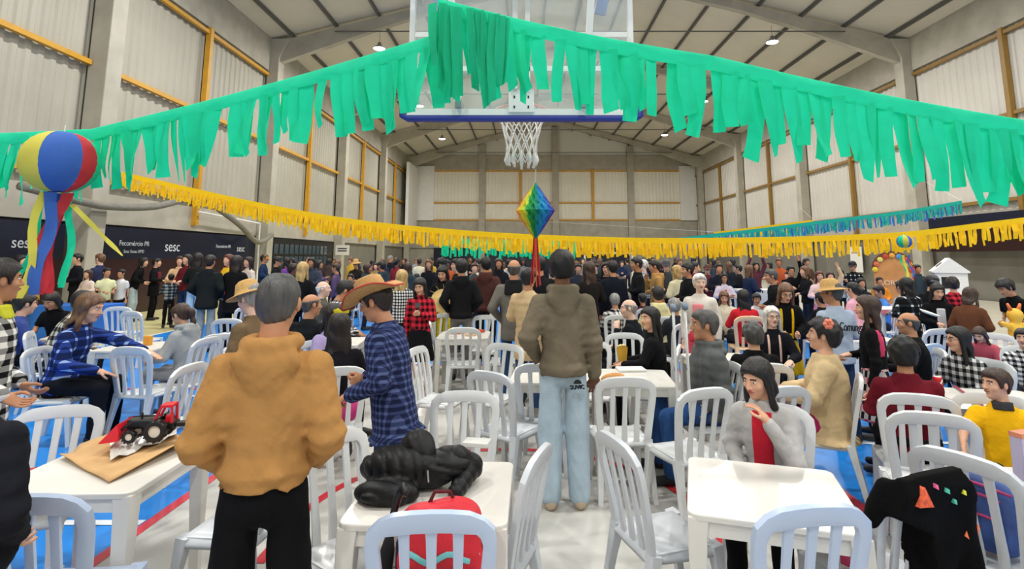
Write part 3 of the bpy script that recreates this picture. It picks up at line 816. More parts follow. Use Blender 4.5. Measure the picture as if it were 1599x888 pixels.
chair_px(962, 524, 175, 'white plastic chair just behind the one across the olive table', d=6.6)
chair_px(723, 514, 2, 'white plastic chair in front of mid-floor table, back to viewer')
chair_px(657, 545, -105, 'white plastic chair right of plaid-shirted man with straw hat, turned right')
chair_px(672, 503, -80, 'white plastic chair left of mid-floor table')
chair_px(735, 494, 178, 'white plastic chair behind mid-floor table, centre one', d=8.5)
chair_px(707, 491, 165, 'white plastic chair behind mid-floor table, left one', d=9.0)
chair_px(764, 485, 95, 'white plastic chair behind mid-floor table, right one', d=8.8)
chair_px(793, 508, 85, 'white plastic chair right of mid-floor table, turned left')
chair_px(783, 541, 150, 'white plastic chair between mid-floor table and olive hoodie man')
chair_px(212, 545, -8, 'white plastic chair with back to viewer between two seated girls')
chair_px(300, 572, 85, 'white plastic chair half hidden by man in camel hoodie', m_chair)
chair_px(355, 500, 3, 'white plastic chair behind left shoulder of camel hoodie', m_chair)
chair_px(333, 527, 30, 'white plastic chair beside girl in grey, next to camel hoodie')
chair_px(387, 480, 60, 'white plastic chair near the standing man in dark jacket')
chair_px(493, 472, -30, 'white plastic chair right of camel hoodie man ear', d=7.6)
chair_px(95, 640, -160, 'white plastic chair beside black puffer sleeve at left')
chair((-1.5, 3.08), 84, 'grey-shaded white plastic chair tucked right of toy tractor table', m_chair_g)
chair_px(1105, 652, 20, 'white plastic chair left of smiling woman in grey jacket', d=3.9)
chair_px(1222, 578, 15, 'grey plastic chair behind smiling woman, under beige coat sleeve', m_chair_g, d=3.95)
chair_px(1452, 541, 25, 'shade-tinted white plastic chair behind man in dark red sweater', m_chair_shade)
chair_px(1467, 512, 10, 'white plastic chair behind bald man in black', d=7.0)
chair_px(640, 404, 0, 'white plastic chair stacked far behind straw hat', d=22)
chair_px(205, 478, -15, 'white plastic chair behind the brown-haired girl, far left one', d=9.2)
chair_px(185, 470, 10, 'white plastic chair behind boy in white tee', d=10)
chair_px(425, 470, 20, 'white plastic chair hidden behind camel hoodie man head', d=9.5)
chair_px(1540, 518, 200, 'white plastic chair at right by the toy table', d=7.6)

for a, b, lab in (((1502, 313, 14.6), (XR - .8, 25.3, 5.6), 'thin string tying teal garland to right wall column'), ((1115, 362, 17), (-4.6, 59.4, 6.0), 'thin string tying short yellow fringe to far column'), ((1270, 343, 16.8), (XR - .8, 35.8, 5.0), 'thin string tying short yellow fringe to right wall'),
                  ((690, 372, 10.6), (XL + .8, 35.8, 4.2), 'thin string holding short green fringe to left column'), ((190, 268, 11.2), (XL + .7, 14.9, 4.4), 'thin string tying yellow garland to left column')):
    tag(MB().tube([at_y(*a), b], .004, 5).obj('string', m_white), lab, 'string', 'garland strings')

# ================================================================ people: distance-field figures
def surfnet(Fd, org, h):
    S = Fd < 0
    c = np.zeros(tuple(n - 1 for n in Fd.shape), np.int8)
    for a in (0, 1):
        for b in (0, 1):
            for d in (0, 1):
                c += S[a:Fd.shape[0] - 1 + a, b:Fd.shape[1] - 1 + b, d:Fd.shape[2] - 1 + d]
    mix = (c > 0) & (c < 8)
    I, J, K = np.nonzero(mix)
    idx = np.full(mix.shape, -1, np.int64); idx[I, J, K] = np.arange(len(I))
    acc = np.zeros((len(I), 3)); cnt = np.zeros(len(I))
    cor = [(a, b, d) for a in (0, 1) for b in (0, 1) for d in (0, 1)]
    for p in cor:
        for ax in range(3):
            if p[ax]: continue
            q = list(p); q[ax] = 1
            fa = Fd[I + p[0], J + p[1], K + p[2]]; fb = Fd[I + q[0], J + q[1], K + q[2]]
            cr = (fa < 0) != (fb < 0)
            t = np.where(cr, fa / np.where(cr, fa - fb, 1), 0)
            pos = np.tile(np.array(p, float), (len(I), 1)); pos[:, ax] += t
            acc[cr] += pos[cr]; cnt[cr] += 1
    V = (np.stack([I, J, K], 1) + acc / np.maximum(cnt, 1)[:, None]) * h + org
    Q = []
    for ax in range(3):
        sl0 = [slice(1, -1)] * 3; sl1 = [slice(1, -1)] * 3
        sl0[ax] = slice(0, -1); sl1[ax] = slice(1, None)
        A, B = S[tuple(sl0)], S[tuple(sl1)]
        E = np.nonzero(A != B); inside = A[E]
        e = [x + (0 if i == ax else 1) for i, x in enumerate(E)]
        u, v = [i for i in range(3) if i != ax]
        def cell(du, dv):
            k = [e[0], e[1], e[2]]; k[u] = k[u] - du; k[v] = k[v] - dv
            return idx[k[0], k[1], k[2]]
        q = np.stack([cell(1, 1), cell(0, 1), cell(0, 0), cell(1, 0)], 1)
        flip = inside if ax != 1 else ~inside
        q[~flip] = q[~flip][:, ::-1]
        Q.append(q)
    Q = np.concatenate(Q) if Q else np.zeros((0, 4), int)
    Q = Q[(Q >= 0).all(1)]
    return V, Q
def smin(a, b, k):
    h = np.clip(.5 + .5 * (b - a) / k, 0, 1)
    return b + (a - b) * h - k * h * (1 - h)
def cone(P, a, b, ra, rb):
    a = np.asarray(a, float); b = np.asarray(b, float); d = b - a
    t = np.clip(((P - a) @ d) / max(d @ d, 1e-9), 0, 1)
    return np.linalg.norm(P - a - t[..., None] * d, axis=-1) - (ra + (rb - ra) * t)
def ell(P, c, r):
    r = np.asarray(r, float); q = (P - np.asarray(c)) / r
    return (np.linalg.norm(q, axis=-1) - 1) * r.min()
def loft(P, st):
    st = np.asarray(st); z = P[..., 2]
    wx = np.interp(z, st[:, 0], st[:, 1]); wy = np.interp(z, st[:, 0], st[:, 2])
    cy = np.interp(z, st[:, 0], st[:, 3]) if st.shape[1] > 3 else 0
    d = (np.sqrt((P[..., 0] / wx) ** 2 + ((P[..., 1] - cy) / wy) ** 2) - 1) * np.minimum(wx, wy)
    return np.maximum(d, np.maximum(st[0, 0] - z, z - st[-1, 0]))
def torus(P, c, R, r, sy=1.0):
    q = P - np.asarray(c)
    return np.sqrt((np.sqrt(q[..., 0] ** 2 + (q[..., 1] / sy) ** 2) - R) ** 2 + q[..., 2] ** 2) - r
def grid(lo, hi, h):
    lo = np.asarray(lo, float) - 2 * h; hi = np.asarray(hi, float) + 2 * h
    n = np.ceil((hi - lo) / h).astype(int) + 1
    G_ = np.stack(np.meshgrid(*[lo[i] + h * np.arange(n[i]) for i in range(3)], indexing='ij'), -1)
    return G_, lo
def extract(fn, lo, hi, h):
    G_, o = grid(lo, hi, h); return surfnet(fn(G_), o, h)

# ---- head, hair, hand shapes, made once per detail level (head height .23, face towards +Y)
def head_sdf(P, fem=0):
    d = ell(P, (0, -.012, .028), (.076, .096, .088))
    d = smin(d, ell(P, (0, .022, -.04), (.058 - .004 * fem, .068, .078 - .004 * fem)), .03)
    d = smin(d, cone(P, (0, .045, -.098), (0, .07, -.094), .022 - .003 * fem, .016), .025)
    d = smin(d, cone(P, (-.03, .078, .033), (.03, .078, .033), .012, .012), .02)
    for s in (-1, 1):
        d = smin(d, ell(P, (s * .04, .058, -.022), (.022, .022, .02)), .02)
        d = -smin(-d, ell(P, (s * .031, .1, .012), (.02, .016, .013)), .012)
    d = smin(d, cone(P, (0, .088, .022), (0, .108, -.022), .007, .0125), .012)
    for s in (-1, 1):
        d = smin(d, ell(P, (s * .011, .098, -.025), (.009, .009, .008)), .006)
        d = smin(d, ell(P, (s * .08, -.008, -.0), (.011, .02, .031)), .008)
    d = smin(d, ell(P, (0, .089, -.052), (.021, .011, .012)), .01)
    d = smin(d, cone(P, (0, -.02, -.06), (0, -.035, -.17), .052 - .006 * fem, .056 - .008 * fem), .025)
    return np.maximum(d, -.165 - P[..., 2])
def skull(P): return smin(ell(P, (0, -.012, .028), (.078, .098, .09)), ell(P, (0, -.005, -.03), (.066, .075, .075)), .03)
def hair_sdf(P, st):
    x, y, z = P[..., 0], P[..., 1], P[..., 2]
    nz = np.sin(70 * x + 9 * z) * np.sin(50 * y + 20 * z) * np.sin(30 * z + 3 * x)
    sk = skull(P)
    zc = np.interp(y, [-.11, -.06, -.035, -.022, .008, .02, .03, .042, .05, .075, .1], [-.085, -.075, -.03, .028, .03, -.02, -.022, .02, .045, .07, .075])
    cut = (zc - z) * .75 if st in ('buzz', 'short', 'balding', 'curly', 'pony', 'bun', 'curlytop') else (1.05 * (y - .078) + .068 - z) / 1.45
    th = {'buzz': .007, 'short': .016, 'curly': .03, 'balding': .008}.get(st, .018)
    d = np.maximum(sk - th - (.004 if st != 'curly' else .009) * nz - .004 * np.clip(z * 10, 0, 1), cut)
    if st == 'short': d = smin(d, np.maximum(ell(P, (0, .045, .085), (.06, .05, .035)), -.02 - (z - .055)), .015)
    if st == 'balding': d = np.maximum(d, z - .045 - .15 * (y + .05))
    if st in ('long', 'longer', 'wavy', 'bob'):
        L = {'long': -.36, 'longer': -.48, 'wavy': -.42, 'bob': -.17}[st]
        wv = .008 * np.sin(38 * z + 30 * x) * (2.2 if st == 'wavy' else .6)
        b = loft(np.stack([x + wv, y + wv, z], -1), [(L, .05, .018, -.085), (L + .06, .085, .03, -.085), (-.12, .098, .04, -.075), (-.04, .092, .06, -.05), (.05, .08, .07, -.03)])
        d = smin(d, b, .02)
        for s in (-1, 1):
            lo = max(L, -.26)
            d = smin(d, cone(np.stack([x + wv * .7, y, z], -1), (s * .074, .012, .05), (s * .095, .0, lo), .022, .024), .02)
        d = smin(d, np.maximum(ell(P, (0, .01, .07), (.08, .088, .06)), cut), .01)
        face = ell(P, (0, .1, -.035), (.06, .085, .105))
        d = np.maximum(d, -face)
    if st in ('pony', 'bun'):
        if st == 'pony':
            d = smin(d, cone(P, (0, -.1, .04), (0, -.15, .0), .03, .036), .015)
            d = smin(d, cone(P, (0, -.15, .0), (.01, -.145, -.2), .042, .02) + .004 * np.sin(60 * z), .02)
        else: d = smin(d, ell(P, (0, -.09, .09), (.045, .045, .045)), .01)
    if st == 'curlytop':
        d = smin(d, sk - .034 - .01 * nz + .3 * np.maximum(0, .05 - z), .01); d = np.maximum(d, cut)
    return d
def hat_parts(kind):
    """returns list of (part name, MB, role)"""
    out = []
    if kind == 'cowboy':
        n = 40; vs = []
        prof = [(.0, .172), (.045, .176), (.068, .185), (.082, .17), (.088, .12), (.092, .07), (.1, .062), (.13, .06), (.16, .062), (.19, .066), (.19, .06), (.16, .055), (.12, .052), (.085, .055)]
        mb = MB().lathe(prof, n)
        mb.v = [(x * (1.0 if r < .1 else 1.0), y * 1.18, z + (.055 * max(0, abs(x) - .09) / .1 if r > .1 else (-.022 * math.exp(-(x / .03) ** 2) if z > .15 else 0)) - (.02 * max(0, abs(y) - .1) / .1 if r > .1 else 0)) for x, y, z in mb.v for r in [math.hypot(x, y)]]
        out.append(('hat', mb, 'hat'))
        band = MB().lathe([(.0935, .066), (.0945, .07), (.093, .088), (.089, .088)], n); band.v = [(x, y * 1.18, z) for x, y, z in band.v]; out.append(('hat_band', band, 'trim'))
        rim = MB().tube([(.19 * math.cos(a), .19 * 1.18 * math.sin(a), .063 + .055 * max(0, abs(.19 * math.cos(a)) - .09) / .1 - .02 * max(0, abs(.19 * 1.18 * math.sin(a)) - .1) / .1) for a in np.linspace(0, 2 * PI, n + 1)[:-1]], .005, 6, closed=True)
        out.append(('hat_trim', rim, 'trim'))
    elif kind == 'straw':
        mb = MB().lathe([(0, .165), (.05, .16), (.075, .14), (.088, .09), (.095, .06), (.12, .048), (.16, .035), (.16, .03), (.11, .04), (.085, .05)], 32)
        mb.v = [(x, y * 1.12, z) for x, y, z in mb.v]; out.append(('hat', mb, 'hat'))
    elif kind == 'cap':
        mb = MB().lathe([(0, .128), (.03, .126), (.06, .112), (.08, .08), (.089, .035), (.089, .02), (.083, .02)], 28)
        mb.v = [(x, y * 1.2 - .008, z) for x, y, z in mb.v]
        out.append(('cap', mb, 'hat'))
        br = MB(); vs = []
        for zt in (0, -.006):
            for i in range(9):
                a = PI * (.12 + .76 * i / 8)
                for r in (.8, 1.0): vs.append((.085 * math.cos(a) * (1 if r < .9 else 1.02), .088 * math.sin(a) + (.0 if r < .9 else .075 * math.sin(a)), .03 + zt - (.0 if r < .9 else .012 + .012 * abs(math.cos(a)))))
        fs = []
        for o in (0, 18):
            fs += [(o + 2 * i, o + 2 * i + 1, o + 2 * i + 3, o + 2 * i + 2) for i in range(8)]
        br.add(vs, fs); out.append(('cap_brim', br, 'hat'))
    elif kind == 'beanie':
        mb = MB().lathe([(0, .145), (.03, .142), (.06, .122), (.083, .08), (.09, .03), (.094, .03), (.094, -.005), (.085, -.008)], 28)
        mb.v = [(x, y * 1.18 - .012, z) for x, y, z in mb.v]; out.append(('beanie', mb, 'hat'))
    return out
_canon = {}
def canon(key, h):
    k = (key, h)
    if k not in _canon:
        if key.startswith('head'):
            _canon[k] = extract(lambda P: head_sdf(P, 1 if key == 'headf' else 0), (-.1, -.125, -.172), (.1, .125, .13), h)
        elif key.startswith('hair_'):
            st = key[5:]
            _canon[k] = extract(lambda P: hair_sdf(P, st), (-.14, -.21, -.5 if st in ('long', 'longer', 'wavy') else -.24), (.14, .12, .165), h)
        elif key.startswith('hand_'):
            curl = {'hand_relaxed': .45, 'hand_grip': 1.25, 'hand_flat': .12}[key]
            fingers = []
            for i, (x, L, r) in enumerate(((-.031, .066, .0078), (-.0105, .078, .0084), (.0105, .083, .0086), (.031, .076, .0084))):
                p = np.array([x, 0, -.085]); ang = 0; pts = [np.array([x * .8, 0, -.045]), p]
                for seg in (.45, .32, .23):
                    ang += curl * (1.0 if seg > .4 else .9); p = p + L * seg * np.array([x * .9, math.sin(ang), -math.cos(ang)]) ; pts.append(p)
                fingers.append((pts, r))
            th = [np.array([.025, .005, -.025]), np.array([.048, .016, -.055]), np.array([.05, .03 + .01 * curl, -.08]), np.array([.04 - .012 * curl, .04 + .014 * curl, -.1])]
            def hs_(P):
                d = ell(P, (0, 0, -.048), (.042, .0165, .05))
                d = smin(d, cone(P, (0, 0, .03), (0, 0, -.03), .026, .024), .02)
                f = None
                for pts, r in fingers:
                    g_ = None
                    for a, b in zip(pts[:-1], pts[1:]):
                        c = cone(P, a, b, r, r * .93); g_ = c if g_ is None else np.minimum(g_, c)
                    f = g_ if f is None else np.minimum(f, g_)
                t = None
                for a, b in zip(th[:-1], th[1:]):
                    c = cone(P, a, b, .0105, .0095); t = c if t is None else np.minimum(t, c)
                return smin(smin(d, f, .006), t, .008)
            _canon[k] = extract(hs_, (-.065, -.04, -.19), (.075, .1, .045), h)
    return _canon[k]
def rotm(ax, a):
    return np.array(Matrix.Rotation(a, 3, ax))
ARMS = {  # elbow, wrist in the torso frame of the right arm (x right, y forward, z up from the hips)
 'down': ((.215, -.03, .15), (.225, .03, -.09)), 'pocket': ((.262, -.07, .19), (.18, .14, .03)), 'front': ((.24, .02, .2), (.1, .22, .17)),
 'phone': ((.215, .05, .19), (.06, .24, .27)), 'table': ((.23, .1, .22), (.13, .33, .2)), 'chin': ((.2, .17, .2), (.05, .17, .44)),
 'reach': ((.22, .25, .4), (.2, .52, .36)), 'up': ((.25, .05, .7), (.17, .1, .93)), 'cross': ((.24, .06, .22), (-.07, .2, .24)), 'lap': ((.225, 0, .19), (.1, .22, .05)),
 'hold': ((.23, -.03, .18), (.2, .2, .12)), 'mouth': ((.2, .18, .2), (.07, .19, .43)), 'back': ((.24, -.08, .19), (.08, -.15, .05)), 'far': ((.3, .12, .25), (.33, .3, .12)), 'plead': ((.2, .2, .18), (.08, .3, .36))}
SKIN = {'l': 'dba98b', 'm': 'c08a68', 'd': '7a4f38', 'p': 'e6bda6', 't': 'b57a58'}
HAIRC = {'black': '0d0b0b', 'brown': '3a261a', 'dbrown': '1f1512', 'lbrown': '6b4a30', 'blond': 'b99a63', 'grey': '8b8a88', 'white': 'd8d4cc', 'dgrey': '4a4846', 'red': '5a2a1c'}
m_eye = mat('eye_white', 'e8e4de', .2); m_iris = mat('iris', '1d120c', .15); m_brow = mat('brow', '20140f', .9)
m_gl = mat('glasses_frame', '15130f', .3)
PEOPLE = 0
def person(label, x, ytop, d, pose='S', rz=0, top=('222222', 'plain'), bot=('1a1a1e', 'trousers'), hair=('short', 'black'), skin='l', arms=('down', 'down'), lean=0, yaw=0, nod=0,
           b=1.0, hat=None, res=None, inner=None, panels=(), glasses=False, shoes='1c1c1e', cat='person', group=None, hood=False, collar=False, fem=None, short=False, hem=None, roll=0, spread=1.0,
           ch=None, chm=None, legs=None, side=0.0, hb=None, sz=1.0, kk=None):
    """x, ytop: where the top of the head shows in the photo; d: depth in the hall"""
    global PEOPLE
    PEOPLE += 1
    near = d < 5.3
    h = res or (.0125 if d < 4.6 else .017 if d < 6.5 else .025 if d < 10 else .036 if d < 16 else .045)
    hh = .006 if d < 5 else .0078 if d < 7 else .011 if d < 10 else .017
    T = at_y(x, ytop, d); zt = T.z
    hatk = {'cowboy': .07, 'straw': .05, 'cap': .02, 'beanie': .03}.get(hat, .015)
    ln = math.radians(lean)
    if pose == 'S': k = (zt - hatk) / (.93 + .67 * math.cos(ln) + .115)
    else: k = (zt - hatk - .44) / (.10 + .67 * math.cos(ln) + .115)
    if kk: k = kk
    k = max(.52, min(1.16, k)); 
    O = np.array([0, 0, .93 * k]) if pose == 'S' else np.array([0, -.04, .44 + .10 * k])
    R = rotm('Y', math.radians(roll)) @ rotm('X', -ln)
    tw = lambda p: O + R @ (np.asarray(p, float) * k)                 # torso frame to person frame
    Ri = R.T
    def to_t(P): return ((P - O) @ R) / k
    neck = tw((0, -.005, .52))
    Rh = R @ rotm('Z', math.radians(yaw)) @ rotm('X', -math.radians(nod) + ln * .55)
    hc = neck + Rh @ np.array([0, .028, .15]) * k
    def hw(V): return (V * (1.0 * k * sz)) @ Rh.T + hc
    fem = (hair[0] in ('long', 'longer', 'wavy', 'bob', 'pony', 'bun')) if fem is None else fem
    shx = (.15 if fem else .168) * (1 + .5 * (b - 1))
    A = []
    for sgn, nm in ((1, arms[0]), (-1, arms[1])):
        e, w = ARMS[nm] if isinstance(nm, str) else nm
        mir = np.array([sgn, 1, 1])
        A.append((tw(np.array((shx * sgn, 0, .418))), tw(np.array(e) * mir * np.array([1 + .5 * (b - 1), 1, 1])), tw(np.array(w) * mir), sgn))
    LG = []
    for sgn in (1, -1):
        if pose == 'S':
            s = spread
            hip = np.array([sgn * .088 * k, 0, .9 * k]); kn = np.array([sgn * .095 * k * s, .02 * k, .49 * k]); an = np.array([sgn * .1 * k * s, -.03 * k, .075])
            if legs == 'walk': kn[1] += sgn * .07 * k; an[1] += sgn * .16 * k
            toe = an + np.array([sgn * .03, .16 * k, -.035])
        else:
            hip = O + np.array([sgn * .088 * k, .0, -.01]); kn = O + np.array([sgn * .13 * k * spread, .41 * k, .0]); kn[2] = .49 + .02 * k; an = np.array([sgn * .13 * k * spread, .36 * k, .075])
            toe = an + np.array([sgn * .02, .16 * k, -.035])
        LG.append((hip, kn, an, toe))
    root = empty('person')
    # ---- body: one skin surface, slim under the clothes
    tst = [(-.08, .1, .08), (0, .125, .092), (.12, .12, .09), (.3, .135, .1), (.4, .15, .095), (.455, .1, .075), (.5, .062, .055), (.56, .05, .05)]
    def body_f(P):
        f = loft(to_t(P), [(z, a * (.96 + .7 * (b - 1)), c * (.92 + .8 * (b - 1))) for z, a, c in tst]) * k
        for S_, E_, W_, sg in A:
            f = smin(f, cone(P, S_, E_, .044 * k, .036 * k), .03); f = smin(f, cone(P, E_, W_, .036 * k, .025 * k), .015)
        for hp, kn, an, toe in LG:
            f = smin(f, cone(P, hp, kn, .07 * k, .05 * k), .03); f = smin(f, cone(P, kn, an, .048 * k, .034 * k), .015)
        return smin(f, cone(P, neck, hc - Rh @ np.array([0, .03, .06]) * k, .052 * k, .05 * k), .02)
    pts = np.array([p for t in A for p in t[:3]] + [p for t in LG for p in t[:3]] + [hc, O])
    lo, hi = pts.min(0) - .17, pts.max(0) + .12
    Vb, Qb = extract(body_f, lo, hi, max(h * 1.6, .026))
    Vs, Qs = [Vb], [Qb]; n0 = len(Vb)
    hv, hq = canon('headf' if fem else 'headm', hh); hv = hw(hv); Vs.append(hv); Qs.append(hq + n0); n0 += len(hv)
    hk = .0065 if d < 5 else .01 if d < 8 else .016
    if d < 26:
        for (S_, E_, W_, sg), nm in zip(A, arms):
            kind = 'hand_grip' if nm in ('hold', 'phone', 'front') else 'hand_flat' if nm in ('table', 'reach', 'plead') else 'hand_relaxed'
            v, q = canon(kind, hk)
            ax = -(W_ - E_) / np.linalg.norm(W_ - E_)                 # +z of the hand frame points up the forearm
            fw = R @ np.array([0, 1., 0]) if abs(ax[1]) < .8 else np.array([0, 0, -1.])
            if nm in ('chin', 'mouth', 'plead'): fw = R @ np.array([-sg * 1., .1, 0])
            yv = fw - ax * (fw @ ax); yv /= np.linalg.norm(yv)
            xv = np.cross(yv, ax); M_ = np.stack([xv, yv, ax], 1)
            vv = v * np.array([-1 if sg > 0 else 1, 1, 1.])
            q2 = q[:, ::-1] if sg > 0 else q
            vv = (vv * k) @ M_.T + W_
            Vs.append(vv); Qs.append(q2 + n0); n0 += len(vv)
    sk = mat('skin_' + skin, SKIN[skin], .55, noise=.05, nscale=14, sub=.08, spec=.3)
    body = link('body', np_mesh('body', np.concatenate(Vs), np.concatenate(Qs), sk), root)
    # ---- face details
    if d < 12:
        rr = .0115
        for s in (-1, 1):
            e = MB().lathe([(.0001, -rr), (rr * .7, -rr * .7), (rr, 0), (rr * .7, rr * .7), (.0001, rr)], 10)
            ctr = hc + Rh @ np.array([s * .031, .0755, .012]) * k * sz
            ee = MB(); Rr = Matrix(Rh.tolist())
            ee.add([Vector(ctr) + Rr @ (Vector((p[0] * 1.15, p[1], p[2] * .62)) * k) for p in e.v], e.f)
            eo = ee.obj('eye', m_eye, body, smooth=True)
            ir = MB().add([Vector(ctr) + Rr @ (Vector((p[0] * .52, p[1] * .45 + .0072, p[2] * .5)) * k) for p in e.v], e.f)
            eo.data.materials.append(m_iris); ir.obj('iris', m_iris, body, smooth=True)
            br = MB().sweep([hc + Rh @ np.array(q) * k * sz for q in ((s * .012, .0895, .033), (s * .03, .089, .0375), (s * .048, .076, .031))], .008, .007, tuple(Rh[:, 2]))
            br.obj('eyebrow', mat('brow_' + hair[1], HAIRC[hair[1]] if hair[1] in HAIRC else '20140f', .9), body, smooth=True)
        lp = MB().sweep([hc + Rh @ np.array(q) * k * sz for q in ((-.024, .085, -.05), (-.01, .0985, -.049), (0, .0995, -.05), (.01, .0985, -.049), (.024, .085, -.05))], [.004, .013, .014, .013, .004], .008, tuple(Rh[:, 2]))
        lp.obj('lips', mat('lips_' + ('f' if fem else 'm'), 'a8524c' if fem else '9a6152', .45), body, smooth=True)
    if glasses:
        gb = MB()
        for s in (-1, 1):
            gb.tube([hc + Rh @ np.array([s * .033 + .022 * math.cos(a), .1, .01 + .018 * math.sin(a)]) * k for a in np.linspace(0, 2 * PI, 13)[:-1]], .0022, 5, closed=True)
            gb.tube([hc + Rh @ np.array(q) * k for q in ((s * .055, .1, .015), (s * .08, .0, .015))], .002, 5)
        gb.tube([hc + Rh @ np.array(q) * k for q in ((-.011, .1, .012), (.011, .1, .012))], .002, 5)
        gb.obj('glasses', m_gl, root)
    # ---- hair and headwear
    if hair[0] not in ('none',):
        hv, hq = canon('hair_' + hair[0], max(hh * 1.25, .0085))
        hm = mat('hair_' + str(hair[1]), HAIRC.get(hair[1], hair[1]), .5, noise=.45, nscale=34, bump=.7, bscale=90, stretch=(1, 1, .12))
        link('hair', np_mesh('hair', hw(hv), hq, hm), root)
    if hb:                                                           # headband
        ar = [hc + Rh @ np.array([.089 * math.cos(a), .005, .035 + .088 * math.sin(a)]) * k for a in np.linspace(-.15, PI + .15, 15)]
        o = MB().sweep(ar, .016, .006, tuple(Rh[:, 1])).obj('headband', mat('band_' + hb, hb, .6), root, smooth=True)
    if hat:
        hc_col = {'cowboy': 'bf945c', 'straw': 'c39a5c'}.get(hat)
        hm = mat('hat_' + (hc_col or panels_hat(panels)), hc_col or panels_hat(panels), .85, noise=.12, nscale=60, bump=.4, bscale=150)
        ht = None
        tilt = rotm('X', math.radians(-6 if hat in ('cowboy', 'straw') else -4))
        for nm, mb, role in hat_parts(hat):
            V = (np.array(mb.v) @ tilt.T) * (1.04 if hat != 'cowboy' else 1.0)
            mb.v = [tuple(p) for p in hw(V)]
            o = mb.obj(nm, hm if role == 'hat' else mat('hat_red_trim', 'c23b33', .7), root if ht is None else ht, smooth=True)
            ht = ht or o
    # ---- top garment
    tc, tstyle = top
    loose = {'tight': .006, 'plain': .016, 'coat': .026, 'puffer': .03, 'hoodie': .024, 'dress': .012, 'tee': .014, 'shirt': .016}.get(tstyle, .016)
    hm_ = hem if hem is not None else (-.26 if tstyle == 'coat' else -.07)
    if pose == 'T': hm_ = max(hm_, -.12) if hem is None else hem
    fw_ = .02 if fem else 0.0
    TS = [(hm_, .148, .12), (hm_ + .05, .15, .12), (.02, .145, .114), (.12, .138 - fw_, .11), (.28, .153 - fw_ * .6, .116), (.37, .162 - fw_ * .8, .11), (.43, .135 - fw_ * .6, .092), (.475, .1 - fw_ * .4, .075), (.505, .074, .064), (.53, .064, .06)]
    if tstyle == 'coat': TS[0] = (hm_, .195, .16)
    if tstyle in ('hoodie', 'puffer'): TS[0] = (hm_, .148, .122); TS[1] = (hm_ + .055, .166, .136)
    TS = sorted([(z, a * b + loose * .7, c * (b ** 1.4) + loose * .7, side if z < .2 else side * .4) for z, a, c in TS if z >= hm_ - 1e-6])
    amp = .0026 if h < .022 else .002
    slv = .32 if (tstyle == 'tee' or short) else 1.0
    def torso_f(Q): return loft(Q, TS) * k
    def top_f(P):
        Q = to_t(P); f = torso_f(Q)
        for S_, E_, W_, sg in A:
            f = smin(f, cone(P, S_, E_, (.056 + loose * .6) * k * (b ** .5), (.046 + loose * .7) * k), .045 * k)
            if slv >= 1:
                We = E_ + (W_ - E_) * .93
                f = smin(f, cone(P, E_, We, (.045 + loose * .75) * k, (.034 + loose * .55) * k), .02 * k)
        if slv < 1:
            for S_, E_, W_, sg in A:
                dd = (E_ - S_) / np.linalg.norm(E_ - S_); cutp = ((P - S_) @ dd) - .17 * k
                f = np.where(np.abs(Q[..., 0]) > .15, np.maximum(f, cutp), f)
        if hood or tstyle == 'hoodie':
            f = smin(f, torus(Q, (0, -.018, .522), .086, .034, 1.08) * k, .008 * k)
            f = smin(f, ell(Q, (0, -.095, .46), (.125, .055, .08)) * k, .008 * k)
            f = smin(f, ell(Q, (0, -.108, .4), (.075, .035, .065)) * k, .012 * k)
        if collar: f = smin(f, torus(Q, (0, -.005, .515), .066, .018, 1.0) * k, .008)
        x_, y_, z_ = Q[..., 0], Q[..., 1], Q[..., 2]
        f = f + amp * np.sin(31 * x_ + 9 * np.sin(17 * z_ + 5 * y_)) * np.sin(26 * z_ + 11 * np.sin(12 * x_ + 3 * y_)) + amp * .8 * np.sin(48 * z_ + 30 * np.abs(x_) + 14 * y_ + 3 * np.sin(14 * x_)) * np.clip(np.sin(7 * x_ + 5 * z_ + 1.3), 0, 1)
        if tstyle == 'puffer': f = f + .011 * (1 - np.abs(np.sin(z_ * PI / .085)) ** .6)
        if near:
            f = f + .0045 * np.sin(70 * (z_ - hm_) - 18 * np.abs(x_) + 4 * np.sin(9 * x_ + 2)) * np.clip((.12 - (z_ - hm_)) * 9, 0, 1)
            for S_, E_, W_, sg in A:
                dE = np.linalg.norm(P - E_, axis=-1); f = f + .006 * np.sin(90 * ((P - E_) @ (W_ - S_)) / max(np.linalg.norm(W_ - S_), .1)) * np.exp(-(dE / .12) ** 2)
        return f
    pts = np.array([p for t in A for p in (t[:3] if slv >= 1 else t[:2])] + [tw((sx * .2 * b, sy * .17 * b, z)) for sx in (-1, 1) for sy in (-1, 1) for z in (hm_, .56)])
    lo, hi = pts.min(0) - .08, pts.max(0) + .08
    gm = tc if not isinstance(tc, str) else cloth(tc)
    gname = {'hoodie': 'hoodie', 'coat': 'coat', 'puffer': 'puffer_jacket', 'tee': 't_shirt', 'shirt': 'shirt', 'dress': 'dress'}.get(tstyle, 'jacket' if collar else 'sweater')
    V, Q = extract(top_f, lo, hi, h)
    tob = link(gname, np_mesh(gname, V, Q, gm), root)
    for pn in panels:                                               # bibs, straps, open fronts: thin cloth over the garment
        if pn[0] == 'hatcol': continue
        nm, pc, xa, xb, za, zb, sd, off = pn
        def pf(P):
            Q_ = to_t(P); f = torso_f(Q_) - off
            x_, y_, z_ = Q_[..., 0], Q_[..., 1], Q_[..., 2]
            return np.maximum.reduce([f, xa - x_, x_ - xb, za - z_, z_ - zb, -y_ * sd + .01])
        V, Q = extract(pf, lo, hi, min(h, .014))
        if len(Q): link(nm, np_mesh(nm, V, Q, pc if not isinstance(pc, str) else cloth(pc)), tob)
    # ---- lower garment
    bc, bst = bot
    bm_ = bc if not isinstance(bc, str) else cloth(bc)
